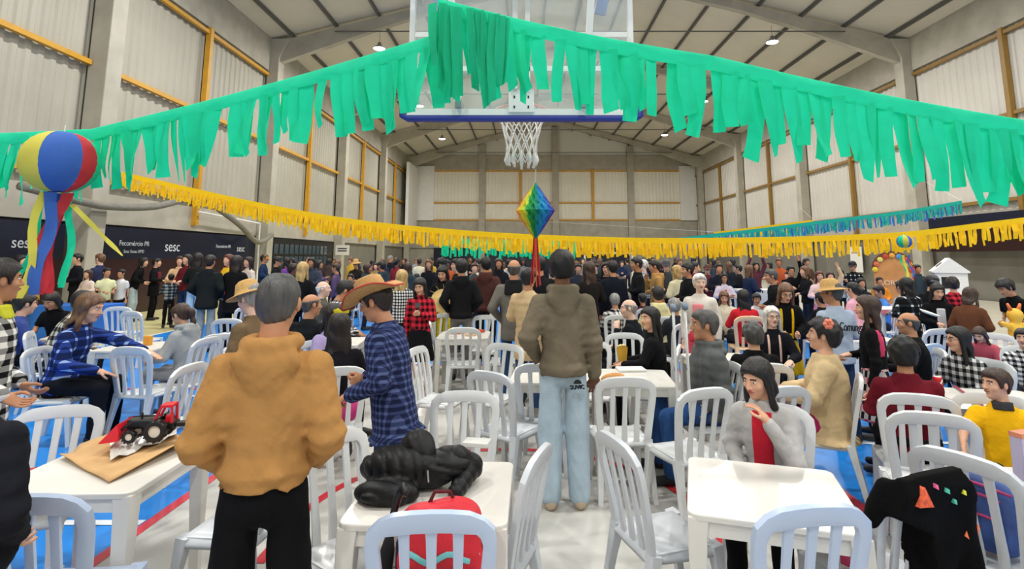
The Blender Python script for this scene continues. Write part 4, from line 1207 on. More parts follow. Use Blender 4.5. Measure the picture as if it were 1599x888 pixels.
    if bst in ('trousers', 'jeans', 'wide'):
        ex = {'trousers': .012, 'jeans': .016, 'wide': .03}[bst]
        def bot_f(P):
            f = ell(P, O + np.array([0, -.008, -.035 * k]), np.array([.14 * b, .115 * b ** 1.2, .12]) * k)
            for hp, kn, an, toe in LG:
                f = smin(f, cone(P, hp, kn, ((.06 + ex * .4) if pose == 'S' else (.072 + ex * .5)) * k * b ** .5, (.056 + ex) * k), .03 * k)
                f = smin(f, cone(P, kn, an + np.array([0, 0, .015]), (.055 + ex) * k, (.044 + ex) * k), .02 * k)
            x_, y_, z_ = P[..., 0], P[..., 1], P[..., 2]
            f = f + amp * np.sin(45 * z_ + 14 * np.sin(10 * x_ + 8 * y_)) * np.sin(24 * x_ + 18 * y_ + 6 * z_)
            return np.maximum(f, .03 - z_)
        pts = np.array([p for t in LG for p in t[:3]] + [O]); lo, hi = pts.min(0) - .2 * k, pts.max(0) + .16 * k
        V, Q = extract(bot_f, lo, hi, h)
        link('jeans' if bst == 'jeans' else 'trousers', np_mesh('trousers', V, Q, bm_), root)
    else:                                                           # skirt
        if pose == 'S':
            sl = {'skirt': .50, 'longskirt': .2, 'mini': .62}[bst] * k
            def sk_f(P):
                a_ = np.arctan2(P[..., 1], P[..., 0]); fl = 1 + .05 * np.sin(a_ * 11) * np.clip((O[2] - P[..., 2]) * 3, 0, 1)
                return loft(P / np.stack([fl, fl, np.ones_like(fl)], -1), [(sl, .23 * k * b, .2 * k * b), (.8 * k, .18 * k * b, .15 * k * b), (1.02 * k, .14 * k * b, .115 * k * b)])
            V, Q = extract(sk_f, (-.3, -.3, sl - .02), (.3, .3, 1.06 * k), h)
        else:
            def sk_f(P):
                f = ell(P, O + np.array([0, 0, -.02]), np.array([.17 * b, .14, .14]) * k)
                for hp, kn, an, toe in LG: f = smin(f, cone(P, hp, kn, .1 * k, .09 * k), .08)
                return f
            pts = np.array([p for t in LG for p in t[:2]] + [O]); V, Q = extract(sk_f, pts.min(0) - .2, pts.max(0) + .18, h)
        link('skirt', np_mesh('skirt', V, Q, bm_), root)
    # ---- shoes
    if d < 60:
        for hp, kn, an, toe in LG:
            def sf(P):
                f = cone(P, an + np.array([0, -.035, -.035]), toe, .042 * k, .036 * k); f = smin(f, cone(P, an + np.array([0, -.01, -.02]), an + np.array([0, -.005, .03]), .042 * k, .042 * k), .02)
                return np.maximum(f, -P[..., 2])
            lo = np.minimum(an, toe) - .1; hi = np.maximum(an, toe) + .09
            V, Q = extract(sf, lo, hi, max(.015, h * .8)); V[:, 2] = np.maximum(V[:, 2], .001)
            link('shoe', np_mesh('shoe', V, Q, mat('shoe_' + shoes, shoes, .6)), root)
    # ---- place: the head's top falls where the photo shows it
    a = math.radians(rz); c_, s_ = math.cos(a), math.sin(a)
    px, py = T.x - (c_ * hc[0] - s_ * hc[1]), T.y - (s_ * hc[0] + c_ * hc[1])
    q_a = adj(label); px += q_a.x; py += q_a.y
    root.location = (px, py, 0); root.rotation_euler = (0, 0, a)
    tag(root, label, cat, group)
    if pose == 'T' and ch is not False:
        short_l = label.split(' with ')[0].split(', ')[0].split(' beside ')[0]
        w_ = ('chair under ' + label).split()
        chair((px + s_ * .0, py, 0), rz, ch or ('white plastic ' + ' '.join(w_[:14])), chm)
    return root, dict(k=k, tw=tw, hw=hw, O=O, A=A, R=R, hc=hc, Rh=Rh, loc=(px, py), a=a)
def panels_hat(panels):
    for p in panels:
        if p[0] == 'hatcol': return p[1]
    return '22242a'

# ================================================================ the people, near ones first
BW = plaid('141414', '8a8a88', 'e9e7e2', 14, 14); BWs = plaid('141414', '77777a', 'e9e7e2', 22, 22)
REDP = plaid('1a0c0e', '8c1f2b', 'd02a3c', 13, 13); BLUP = plaid('16244e', '29408a', '9db4dd', 11, 11, .7); DKB = plaid('1c2340', '343f68', '56628c', 30, 24, .6)
BLKP = plaid('101214', '2a2f33', 'd7d9d8', 9, 9, .75)
person('man in camel hoodie and black trousers seen from behind, nearest figure', 438, 424, 2.3, 'S', 12, ('b2834c', 'hoodie'), ('0d0d10', 'wide'), ('buzz', 'dgrey'), 'm', (((.236, -.06, .17), (.17, .13, .03)), ((.236, -.06, .17), (.17, .13, .03))), b=.98, res=.0105, nod=6, yaw=-3, spread=1.15, hem=0.0)
OM, OMI = person('man in olive brown hoodie and light jeans standing with his back to viewer', 877, 390, 4.3, 'S', 3, ('776c5a', 'hoodie'), ('a9bcc9', 'wide'), ('short', 'black'), 'd', ('down', 'pocket'), b=.97, shoes='b9a58c', nod=4)
person('man in cowboy straw hat and blue plaid flannel shirt stooping left', 588, 425, 3.6, 'S', 82, (DKB, 'coat'), ('4d5c6c', 'jeans'), ('short', 'dbrown'), 'm', ('front', 'hold'), lean=9, hat='cowboy', b=1.04, hem=-.2, nod=14)
person('smiling woman in light grey jacket and red top with hand on chin', 1180, 557, 3.28, 'T', 146, ('b4b2b0', 'plain'), ('121216', 'trousers'), ('bob', 'black'), 'l', ('lap', 'chin'), lean=6, yaw=-22, nod=12, inner='c9303a', collar=True, hb='e0663a',
       panels=[('red_top', 'c5283a', -.062, .062, .0, .47, 1, .009)])
person('woman in black and white check shirt at left picture edge', 4, 405, 3.45, 'S', -60, (BW, 'coat'), ('2a2024', 'trousers'), ('pony', 'dbrown'), 'm', ('pocket', 'pocket'), yaw=30, panels=[('neckerchief', 'c8c83a', -.08, .08, .45, .53, 1, .012)])
person('person in black puffer jacket cut off at left picture edge', -50, 530, 1.95, 'S', 0, ('1a1b22', 'puffer'), ('0e0e12', 'trousers'), ('short', 'dbrown'), 'l', ('pocket', 'down'), b=1.42)
# ---- left side seated
person('girl with long wavy brown hair in blue plaid shirt reaching over table', 150, 457, 5.75, 'T', -82, (BLUP, 'shirt'), ('12131a', 'trousers'), ('wavy', 'lbrown'), 'l', ('table', 'reach'), lean=14, nod=8)
person('girl in grey hoodie with pink scrunchie facing left', 280, 473, 6.3, 'T', 80, ('a3a5a6', 'hoodie'), ('8b8d92', 'trousers'), ('pony', 'brown'), 'l', ('table', 'table'), lean=10, nod=14, hb='e79ab0')
person('boy in black and white checked shirt behind the girl in blue plaid', 132, 455, 7.0, 'T', -60, (plaid('1b1a18', '6d6a62', 'd6d0be', 10, 10), 'shirt'), ('1b1b1f', 'trousers'), ('short', 'black'), 'm', ('table', 'table'), lean=22)
person('black-haired woman in black top writing at table', 82, 452, 8.1, 'T', 185, ('101013', 'tight'), ('14141a', 'trousers'), ('bob', 'black'), 'm', ('table', 'table'), lean=14, nod=26, short=True)
person('child in pink vest and blue sleeves facing away', 58, 458, 7.2, 'T', -35, ('3a4a86', 'plain'), ('15151a', 'trousers'), ('short', 'black'), 'l', ('table', 'table'), lean=12, panels=[('vest', 'e6b3d6', -.13, .13, -.05, .45, -1, .012)])
# ---- centre seated, left of the aisle
person('bald man in black quilted vest seated with back to viewer', 512, 456, 6.6, 'T', -15, ('17181c', 'puffer'), ('16161a', 'trousers'), ('balding', 'dgrey'), 'm', ('table', 'table'), lean=6, yaw=-30)
person('elderly grey-haired man looking right behind quilted vest', 506, 438, 9.2, 'T', -50, ('55564e', 'plain'), ('202024', 'trousers'), ('balding', 'white'), 'p', ('table', 'table'), yaw=-30)
person('dark-haired man in black and white striped shirt leaning on table', 541, 436, 8.3, 'T', -70, (BWs, 'shirt'), ('1b1b20', 'trousers'), ('short', 'black'), 'm', ('table', 'table'), lean=16, nod=15)
person('girl with long dark hair and yellow bow beside cowboy hat man', 531, 488, 4.9, 'T', 20, ('17151b', 'plain'), ('c2407e', 'skirt'), ('long', 'dbrown'), 'l', ('table', 'table'), lean=4)
person('woman in lilac top seated behind camel hoodie man', 519, 474, 5.9, 'T', -120, ('a99ac6', 'plain'), ('25242c', 'trousers'), ('long', 'dbrown'), 'm', ('table', 'table'), lean=8)
person('man in tan hat facing left beside ear of camel hoodie man', 392, 434, 4.4, 'S', 75, ('6d5a42', 'plain'), ('33363c', 'jeans'), ('short', 'grey'), 'p', ('front', 'front'), hat='straw', lean=8, nod=10)
# ---- standing, middle
person('blonde woman in black and white gingham jacket seen from behind', 628, 421, 8.6, 'S', -10, (BWs, 'plain'), ('141418', 'trousers'), ('longer', 'blond'), 'l', ('front', 'front'))
person('woman in red plaid shirt and black skirt looking at phone', 656, 432, 7.4, 'S', 172, (REDP, 'shirt'), ('101014', 'skirt'), ('long', 'black'), 'l', ('down', 'phone'), nod=18, hem=-.1, shoes='8a4a34')
person('woman in black hooded jacket holding straw hat', 684, 413, 8.9, 'S', 170, ('141416', 'plain'), ('d6c020', 'skirt'), ('long', 'black'), 'l', ('hold', 'phone'), nod=22)
person('man in black cap talking behind woman in black hooded jacket', 691, 402, 11, 'S', -100, ('16171b', 'plain'), ('1b1b1f', 'trousers'), ('short', 'black'), 'm', ('front', 'front'), hat='cap', nod=8)
person('dark-haired man in black facing left under yellow garland', 713, 404, 10.6, 'S', 110, ('1a181a', 'plain'), ('202024', 'trousers'), ('short', 'black'), 'l', ('phone', 'down'))
person('man in black hooded jacket and grey trousers, back to viewer', 727, 404, 8.4, 'S', 8, ('141517', 'hoodie'), ('6d6a66', 'trousers'), ('short', 'black'), 'm', ('pocket', 'pocket'))
person('man in maroon hoodie with back to viewer', 758, 401, 9.4, 'S', -8, ('4a2c28', 'hoodie'), ('141418', 'trousers'), ('short', 'black'), 'm', ('pocket', 'front'), yaw=35)
person('bald man in grey jacket with black hood and blue jeans, from behind', 803, 404, 7.2, 'S', -4, ('6e6a62', 'plain'), ('2d4668', 'jeans'), ('balding', 'dgrey'), 'm', ('pocket', 'pocket'), hem=-.2, panels=[('black_hood', '1b1b1d', -.11, .11, .36, .54, -1, .03)], b=1.04)
person('person holding pale beige puffer coat beside olive hoodie man', 826, 418, 6.6, 'S', -25, ('c9ad84', 'puffer'), ('33486b', 'jeans'), ('short', 'black'), 'm', ('front', 'front'), hem=-.3)
person('man in black with blue sleeve just left of olive hoodie head', 842, 400, 8.4, 'S', 15, ('17171b', 'plain'), ('1c2436', 'jeans'), ('short', 'black'), 'm', ('down', 'front'))
# ---- standing, right of centre
person('woman with long brown hair right behind olive hoodie man', 919, 408, 8.8, 'S', 20, ('1c1817', 'plain'), ('131317', 'trousers'), ('long', 'brown'), 'l', ('front', 'front'))
person('woman in black facing viewer left of man in navy cap', 946, 409, 10.2, 'S', 165, ('131315', 'coat'), ('131317', 'trousers'), ('bob', 'black'), 'l', ('phone', 'hold'))
person('man in black cap and navy vest with rust sleeves, from behind', 957, 406, 9.4, 'S', 20, ('131722', 'coat'), ('14141a', 'trousers'), ('short', 'black'), 'm', ('down', 'down'), hat='cap', panels=[('hatcol', '15181f')])
person('child in grey top and aqua trousers beside navy vest man', 985, 432, 9.8, 'S', 200, ('8b8178', 'plain'), ('93c2bf', 'trousers'), ('bob', 'brown'), 'l', ('down', 'down'))
person('bearded man in black jacket facing left', 993, 402, 10.6, 'S', 95, ('151618', 'plain'), ('16161a', 'trousers'), ('short', 'black'), 'm', ('front', 'front'), collar=True)
person('grey-haired person in patterned grey shirt behind bearded man', 1003, 405, 12.5, 'S', 80, (plaid('6a6a6c', '8d8d90', 'b9b9bb', 20, 20), 'plain'), ('26262a', 'trousers'), ('short', 'white'), 'p', ('down', 'front'))
person('man in tan hoodie eating, facing left', 1021, 406, 11, 'S', 88, ('b38b52', 'hoodie'), ('2a2a2e', 'trousers'), ('short', 'black'), 'm', ('mouth', 'front'), nod=8)
person('man in grey cap and dark jacket right of tan hoodie', 1040, 405, 12.5, 'S', 160, ('3a3d3c', 'plain'), ('1d1d22', 'trousers'), ('short', 'dgrey'), 'l', ('front', 'front'), hat='cap', panels=[('hatcol', '4a4c52')])
person('blonde woman in cream coat with yellow ruffle', 1056, 414, 10.8, 'S', 30, ('d6cfae', 'coat'), ('3a3d30', 'trousers'), ('bob', 'blond'), 'l', ('front', 'front'))
person('man in black coat behind white-haired woman in pink apron', 1074, 411, 9.8, 'S', 100, ('111214', 'coat'), ('16161a', 'trousers'), ('short', 'black'), 'm', ('front', 'front'))
person('white-haired woman in white shirt and pink apron standing', 1092, 427, 7.0, 'S', 150, ('d9d0c6', 'shirt'), ('c8505e', 'skirt'), ('short', 'white'), 'p', ('down', 'down'), yaw=25, fem=True, b=1.12, panels=[('apron_bib', 'e58a8c', -.07, .07, .0, .4, 1, .022), ('apron_pocket', 'cf3040', -.09, .09, .08, .2, 1, .03), ('apron_skirt', 'd6414f', -.13, .13, -.16, .03, 1, .026)], hb='d9a05a')
person('man in red cap and maroon shirt behind pink apron woman', 1104, 412, 13.5, 'S', 170, ('5a2630', 'plain'), ('1d1d22', 'trousers'), ('short', 'brown'), 'l', ('front', 'front'), hat='cap', panels=[('hatcol', '6a3a30')])
person('man in dark navy shirt standing with arms crossed', 1122, 411, 12.5, 'S', 178, ('151a26', 'shirt'), ('14151a', 'trousers'), ('short', 'dbrown'), 'm', ('cross', 'cross'), b=1.06)
person('woman in glasses with red ribbon across pale purple top', 1142, 426, 11.6, 'S', 175, ('c7bccb', 'plain'), ('33343c', 'trousers'), ('bob', 'black'), 'm', ('cross', 'cross'), glasses=True, panels=[('ribbon', 'd0303c', -.03, .03, -.1, .4, 1, .02)])
person('man in black behind woman with red ribbon', 1152, 413, 15, 'S', 60, ('141518', 'plain'), ('17171b', 'trousers'), ('short', 'black'), 'm', ('front', 'front'))
person('woman in maroon with arms raised under the garland at right', 1180, 409, 15.5, 'S', 178, ('5d3038', 'plain'), ('1d2140', 'trousers'), ('long', 'dbrown'), 'm', ('up', 'up'))
person('man in black puffer jacket facing left behind yellow apron woman', 1203, 420, 9.2, 'S', 85, ('17191c', 'puffer'), ('17181c', 'trousers'), ('short', 'dgrey'), 'm', ('front', 'front'), lean=10)
person('woman in black shirt and yellow apron working at table', 1221, 440, 6.5, 'S', 170, ('121214', 'shirt'), ('c9a018', 'skirt'), ('bob', 'lbrown'), 'l', ('front', 'front'), lean=12, nod=18, glasses=True, panels=[('yellow_strap', 'f0bd1a', -.085, -.055, .1, .46, 1, .022), ('yellow_strap', 'f0bd1a', .055, .085, .1, .46, 1, .022), ('yellow_bib', 'f0bd1a', -.085, .085, .06, .13, 1, .024)], hb='e6c637')
# ---- seated, right of centre
person('grey-haired person in black and white check shirt, seated far', 952, 457, 9.0, 'T', 5, (BW, 'shirt'), ('222226', 'trousers'), ('short', 'grey'), 'm', ('table', 'table'))
person('bald man in black jacket resting face on hand', 981, 466, 6.9, 'T', 60, ('15171d', 'plain'), ('1b1c22', 'trousers'), ('balding', 'grey'), 'p', ('table', 'mouth'), yaw=25, lean=8, collar=True)
LW, LWI = person('black-haired woman in black leather jacket turning to viewer', 1014, 479, 5.8, 'T', 70, ('131316', 'plain'), ('15161c', 'trousers'), ('long', 'black'), 'l', ('table', 'table'), yaw=45, lean=4)
person('person in cream hooded sweatshirt and white cap, from behind', 1026, 446, 8.6, 'T', 5, ('d6cc98', 'hoodie'), ('4a4c40', 'trousers'), ('short', 'dbrown'), 'm', ('table', 'table'), hat='cap', panels=[('hatcol', 'd9cfc0')], b=1.12)
person('dark-haired person in maroon shirt beside cream sweatshirt', 994, 457, 10, 'T', 10, ('4a2230', 'plain'), ('1d1d22', 'trousers'), ('short', 'black'), 'm', ('table', 'table'))
person('grey-haired man in dark jacket behind crutches', 1052, 465, 7.8, 'T', 25, ('2a2d33', 'plain'), ('1d1d22', 'trousers'), ('short', 'grey'), 'm', ('table', 'table'), collar=True)
person('bearded man in grey puffer jacket seated beside crutches', 1098, 484, 4.81, 'T', 92, ('5c5e5e', 'puffer'), ('2d4f83', 'jeans'), ('short', 'dgrey'), 'm', (((.235, -.03, .19), (.2, .09, .06)), ((.235, -.03, .19), (.2, .09, .06))), b=1.18, yaw=-6, hood=True, hb='d9772f', spread=1.35)
person('person in black jacket just right of olive hoodie sleeve', 938, 482, 6.3, 'T', -20, ('121215', 'plain'), ('17181c', 'trousers'), ('long', 'black'), 'm', ('table', 'table'))
person('woman with light brown hair in cream top at far table', 1130, 453, 9.6, 'T', 165, ('d9cfb6', 'plain'), ('3a342c', 'trousers'), ('long', 'lbrown'), 'l', ('table', 'table'), nod=18)
person('dark-haired woman in red jacket on peach chair', 1160, 452, 8.7, 'T', -4, ('c32530', 'plain'), ('25242a', 'trousers'), ('long', 'black'), 'm', ('table', 'table'), b=1.08, ch='peach plastic chair under dark-haired woman in red jacket', chm=m_chair_p)
person('small child with dark hair right of red jacket woman', 1181, 457, 9.8, 'T', 170, ('d0d0d0', 'plain'), ('3a3a44', 'trousers'), ('short', 'black'), 'm', ('table', 'table'), nod=10)
person('white-haired woman in glasses and black shirt with hair flower', 1196, 478, 6.2, 'T', 165, ('14151b', 'plain'), ('1d1d22', 'trousers'), ('bob', 'white'), 'p', ('table', 'table'), glasses=True, b=1.1, yaw=10, panels=[('apron_strap', 'dfb8a8', -.075, -.05, .15, .47, 1, .02), ('apron_strap', 'dfb8a8', .05, .075, .15, .47, 1, .02)], hb='d9c23a')
person('person with grey curly hair in black seen from behind', 1172, 504, 5.05, 'T', -3, ('0f0f12', 'plain'), ('17171b', 'trousers'), ('curly', 'dgrey'), 'l', ('table', 'table'), b=1.16, lean=4)
person('woman in beige coat with coral flower in black hair', 1252, 497, 4.55, 'T', 62, ('d3b88d', 'coat'), ('a92a5c', 'trousers'), ('curly', 'black'), 'l', ('table', 'table'), b=1.2, fem=True, nod=-6, hem=-.14)
BS, BSI = person('man in straw hat and light blue printed shirt, back to viewer', 1296, 434, 5.7, 'S', 12, ('a9b6c9', 'shirt'), ('2b3d58', 'jeans'), ('short', 'dgrey'), 'm', ('front', 'front'), hat='straw', lean=3, b=1.02, yaw=35, hem=-.1)
person('girl in black top and pink plaid pinafore, long brown hair', 1352, 461, 4.9, 'S', 55, ('111113', 'tight'), (plaid('17151a', 'b9b4b4', 'd93a63', 14, 9), 'skirt'), ('longer', 'brown'), 'l', ('front', 'down'), panels=[('pink_ruffle', 'd8466c', -.17, -.1, .2, .47, -1, .02), ('pink_ruffle', 'd8466c', .1, .17, .2, .47, -1, .02)])
person('bald man in black sweater facing left at right tables', 1419, 486, 5.6, 'T', 68, ('101013', 'plain'), ('1c1c22', 'trousers'), ('balding', 'dgrey'), 'm', ('table', 'table'), b=1.2)
person('person in dark red sweater on white chair with back to viewer', 1405, 527, 4.0, 'T', -22, ('6d1826', 'plain'), ('121318', 'trousers'), ('curly', 'black'), 'm', ('plead', 'table'), b=1.12, lean=4, yaw=-20, panels=[('black_belt', '141416', -.3, .3, .0, .06, -1, .014)])
person('woman in glasses and black plaid shirt behind red can', 1500, 514, 4.75, 'T', 105, (plaid('17181a', '6c6c6e', 'cfd0cf', 16, 16), 'shirt'), ('17181c', 'trousers'), ('longer', 'black'), 'l', ('table', 'table'), glasses=True, lean=8, yaw=-20)
person('boy in yellow shirt looking left', 1552, 574, 3.55, 'T', 150, ('eab112', 'tee'), ('15161c', 'trousers'), ('short', 'brown'), 'l', ('far', 'table'), yaw=-55, panels=[('collar_cloth', '3c3a3c', -.07, .07, .475, .54, 1, .012), ('chest_badge', '2d3a3e', -.1, -.05, .25, .29, 1, .02)])
person('woman in pink top with black hair at right picture edge', 1597, 545, 4.2, 'T', 60, ('dd8fa6', 'plain'), ('22222a', 'trousers'), ('curly', 'dbrown'), 'm', ('table', 'table'), b=1.1)
person('girl in coral top eating behind woman in glasses', 1528, 508, 6.4, 'T', 120, ('b8525c', 'plain'), ('2a2a33', 'trousers'), ('bob', 'brown'), 'l', ('table', 'table'), lean=18, nod=20)
person('child in checked shirt at right edge behind pink top', 1596, 512, 5.5, 'T', 130, (BWs, 'shirt'), ('2a2a33', 'trousers'), ('short', 'dbrown'), 'l', ('table', 'table'))
# ---- standing, right side
person('woman in black and white plaid with long black hair from behind', 1414, 433, 8.1, 'S', 5, (BLKP, 'coat'), ('16171d', 'trousers'), ('long', 'black'), 'm', ('front', 'front'), hem=-.2)
person('person in denim jacket half hidden left of plaid woman', 1399, 437, 9.0, 'S', 20, ('9aa1a6', 'plain'), ('2d3442', 'jeans'), ('short', 'black'), 'm', ('front', 'front'))
person('man in grey beanie and black jacket facing right', 1455, 427, 8.4, 'S', -75, ('121316', 'plain'), ('17171c', 'trousers'), ('short', 'black'), 'm', ('front', 'front'), hat='beanie', panels=[('hatcol', '5c5f62')], nod=10)
person('woman in black jacket and white tee holding paper plate', 1473, 442, 7.4, 'S', 165, ('0f1013', 'plain'), ('181d2c', 'trousers'), ('bob', 'black'), 'l', ('front', 'hold'), nod=16, panels=[('white_tee', 'c9c9cc', -.06, .06, .02, .4, 1, .012)])
person('person in red plaid with curly hair by the white kiosk', 1486, 433, 9.0, 'S', -20, (REDP, 'plain'), ('17171c', 'trousers'), ('curly', 'dbrown'), 'l', ('front', 'front'))
person('woman in brown corduroy jacket bending right over toys', 1531, 446, 7.3, 'S', -60, ('5f3a26', 'coat'), ('1d2440', 'trousers'), ('bob', 'brown'), 'l', ('front', 'front'), lean=10, nod=14, hem=-.22)
person('black-haired man in black tee bending over toy table', 1568, 434, 7.6, 'S', 95, ('0f1012', 'tee'), ('17181c', 'trousers'), ('curly', 'black'), 'm', ('front', 'front'), lean=20, nod=20)
person('boy in blue shirt and white cap at stall table', 1371, 445, 10.5, 'T', 80, ('4a85d6', 'tee'), ('2a2d3a', 'trousers'), ('short', 'black'), 'm', ('table', 'table'), nod=12)
person('person in orange vest under the arch sign', 1373, 432, 12.6, 'S', 170, ('dd8a2a', 'plain'), ('33333a', 'trousers'), ('short', 'black'), 'm', ('front', 'front'))
person('girl with pink headband right of straw hat man', 1337, 441, 8.0, 'S', 30, ('e0a3b4', 'plain'), ('2a2a30', 'trousers'), ('pony', 'black'), 'l', ('front', 'front'), hb='e58aa0')
person('man in black cap and plaid shirt by white poster', 1329, 407, 14.2, 'S', 120, (BLKP, 'shirt'), ('1c1d22', 'trousers'), ('short', 'black'), 'm', ('phone', 'down'), hat='cap')
person('person in white beside man in black cap by poster', 1314, 421, 14.5, 'S', 160, ('d9d7d2', 'tee'), ('24252c', 'trousers'), ('short', 'black'), 'm', ('down', 'front'))
person('man in black and glasses raising one arm behind tables', 1241, 415, 12.2, 'S', 178, ('111114', 'plain'), ('17171b', 'trousers'), ('short', 'black'), 'm', ('down', 'up'), glasses=True)
person('person in white tee behind man raising arm', 1230, 424, 14.5, 'S', 100, ('dcdad6', 'tee'), ('25262c', 'trousers'), ('short', 'dbrown'), 'l', ('front', 'front'))
person('woman in pale pink dress left of the pair by the stall', 1279, 423, 11.6, 'S', 168, ('e3c3c3', 'plain'), ('d98aa0', 'skirt'), ('bob', 'red'), 'l', ('front', 'front'))
person('woman in beige raising a hand beside pale pink dress', 1296, 424, 12.0, 'S', 160, ('d8b994', 'plain'), ('d0889c', 'skirt'), ('bob', 'brown'), 'l', ('front', 'up'))
person('black-haired child below straw hat in front of pink table', 1280, 456, 9.2, 'T', 20, ('18181c', 'plain'), ('22222a', 'trousers'), ('short', 'black'), 'm', ('table', 'table'))
# ---- standing, left side
person('woman in maroon sweater facing right before dark banner', 34, 398, 12.0, 'S', -80, ('4a1a22', 'plain'), ('24242a', 'trousers'), ('long', 'black'), 'l', ('front', 'front'))
person('person in yellow shirt beside left column', 56, 414, 12.6, 'S', 20, ('e0a63a', 'tee'), ('2a2a30', 'trousers'), ('short', 'black'), 'm', ('front', 'front'))
person('man in navy jacket facing left by blue cloth table', 151, 396, 14.0, 'S', 85, ('2c3350', 'plain'), ('1d1e25', 'trousers'), ('short', 'lbrown'), 'p', ('front', 'front'), collar=True)
person('person in dark coat behind yellow streamer left', 125, 396, 13.9, 'S', 150, ('18191f', 'plain'), ('1d1e25', 'trousers'), ('short', 'black'), 'l', ('front', 'front'))
person('toddler in cream top held near the blue table', 138, 421, 13.6, 'S', 170, ('e0cdbd', 'plain'), ('cbbcae', 'trousers'), ('bob', 'brown'), 'l', ('front', 'front'))
person('boy in pale yellow shirt at end of blue table', 168, 418, 13.2, 'S', -120, ('d9d9a8', 'tee'), ('2a2a30', 'trousers'), ('short', 'black'), 'm', ('front', 'front'))
person('boy in white tee and black shorts standing', 190, 420, 13.6, 'S', 175, ('d6d6d8', 'tee'), ('121216', 'trousers'), ('short', 'black'), 'm', ('down', 'down'))
person('woman in black top and light wide jeans leaning right', 225, 402, 15.6, 'S', -70, ('121214', 'plain'), ('a9b8bd', 'wide'), ('long', 'black'), 'l', ('front', 'front'), lean=16)
person('woman in black outfit with white bow beside light jeans woman', 246, 403, 15.9, 'S', -75, ('0f0f12', 'coat'), ('0d0d10', 'trousers'), ('short', 'black'), 'l', ('front', 'front'), fem=True, panels=[('maroon_front', '6a2730', -.1, .1, .1, .42, 1, .012)])
person('boy in grey and black camouflage shirt facing away', 268, 427, 14.2, 'S', 30, (plaid('24282c', '5d6468', 'a9b0b4', 9, 13, .6), 'shirt'), ('111115', 'trousers'), ('short', 'black'), 'm', ('front', 'front'))
person('woman in cream blouse left of maroon woman by banner lamp', 281, 400, 15.0, 'S', -150, ('d8b28a', 'plain'), ('2a2c33', 'jeans'), ('long', 'brown'), 'l', ('front', 'front'))
person('woman in maroon top with long hair facing viewer by banner', 291, 397, 14.2, 'S', 165, ('6a2028', 'plain'), ('23355c', 'jeans'), ('long', 'dbrown'), 'l', ('front', 'front'))
person('woman in dark leather jacket and pale blue jeans from behind', 310, 395, 13.4, 'S', 5, ('1c211e', 'plain'), ('a6c4dc', 'wide'), ('long', 'dbrown'), 'l', ('front', 'front'), hem=-.02)
person('man in dark hooded jacket and grey jeans, from behind at left', 331, 398, 10.8, 'S', 3, ('1c2021', 'hoodie'), ('8d969a', 'jeans'), ('short', 'dbrown'), 'm', ('pocket', 'pocket'), b=1.12, hem=-.18)
person('woman in black with long dark brown hair, from behind at left', 369, 399, 10.9, 'S', -6, ('0f0f12', 'coat'), ('0d0d11', 'trousers'), ('longer', 'dbrown'), 'l', ('front', 'front'), b=1.08)
person('woman in maroon and yellow scarf facing the long-haired woman', 357, 397, 12.6, 'S', 160, ('7a2a30', 'plain'), ('222228', 'trousers'), ('long', 'red'), 'l', ('front', 'front'), panels=[('yellow_scarf', 'e2b52a', -.1, .1, .34, .52, 1, .02)])
person('woman in white blouse standing against left column', 388, 401, 13.8, 'S', 150, ('d6c7ba', 'plain'), ('d9d3c8', 'skirt'), ('bob', 'dbrown'), 'l', ('hold', 'front'))
person('man in navy jacket and orange cap by pane gate', 414, 397, 17, 'S', -80, ('1d3050', 'plain'), ('1d1e25', 'trousers'), ('short', 'black'), 'm', ('front', 'front'), hat='cap', panels=[('hatcol', 'b9772a')])
person('man in black cap and black jacket facing right by gate', 434, 400, 15, 'S', -85, ('15171a', 'plain'), ('1b1b20', 'trousers'), ('short', 'black'), 'm', ('front', 'front'), hat='cap')
person('woman in purple top facing left near pane gate', 447, 402, 16, 'S', 80, ('6a3f8a', 'plain'), ('1b1b20', 'trousers'), ('bob', 'black'), 'm', ('front', 'front'))
person('woman with straight golden hair and black suit, from behind', 474, 409, 9.8, 'S', -12, ('141416', 'plain'), ('131317', 'trousers'), ('long', 'blond'), 'l', ('front', 'front'))
person('person in white shirt seated far behind quilted vest', 545, 416, 14.5, 'T', 175, ('dcd9d2', 'plain'), ('24242a', 'trousers'), ('short', 'black'), 'm', ('table', 'table'), kk=1.0)
person('person in wide straw hat and dark top far behind', 557, 404, 17, 'S', 170, ('2a2320', 'plain'), ('24242a', 'trousers'), ('short', 'black'), 'm', ('front', 'front'), hat='straw')
person('man in dark navy suit standing by far doorway', 610, 399, 24, 'S', -70, ('151c2e', 'coat'), ('14161d', 'trousers'), ('short', 'grey'), 'm', ('down', 'front'))

m_ink = mat('dark_ink', '15181c', .8)
kq = BSI['k']; text('back_print', 'Comunga', .12, m_ink, BS, (.03, -.16 * kq, (.93 + .31) * kq), (PI / 2 + .05, .06, 0), depth=.004).scale = (.6, 1, 1)
for dx, dz in ((0, .03), (.03, .012), (.0, -.02), (-.03, .0)): 
    o = MB().box((0, 0, 0), (.016, .01, .014)).obj('back_print', m_ink, BS); o.location = (.07 + dx, -.158 * kq, (.93 + .0) * kq + dz)
kq = OMI['k']; text('pocket_print', 'SUVIC', .04, m_ink, OM, (.085, -.128 * kq, .80 * kq), (PI / 2, 0, .15), depth=.012)
pr_ = MB().lathe([(.0, 0), (.03, 0)], 12, a0=0, a1=PI, rot=Matrix.Rotation(PI / 2, 3, 'X')).obj('pocket_print', m_ink, OM); pr_.location = (.085, -.14 * kq, .825 * kq)
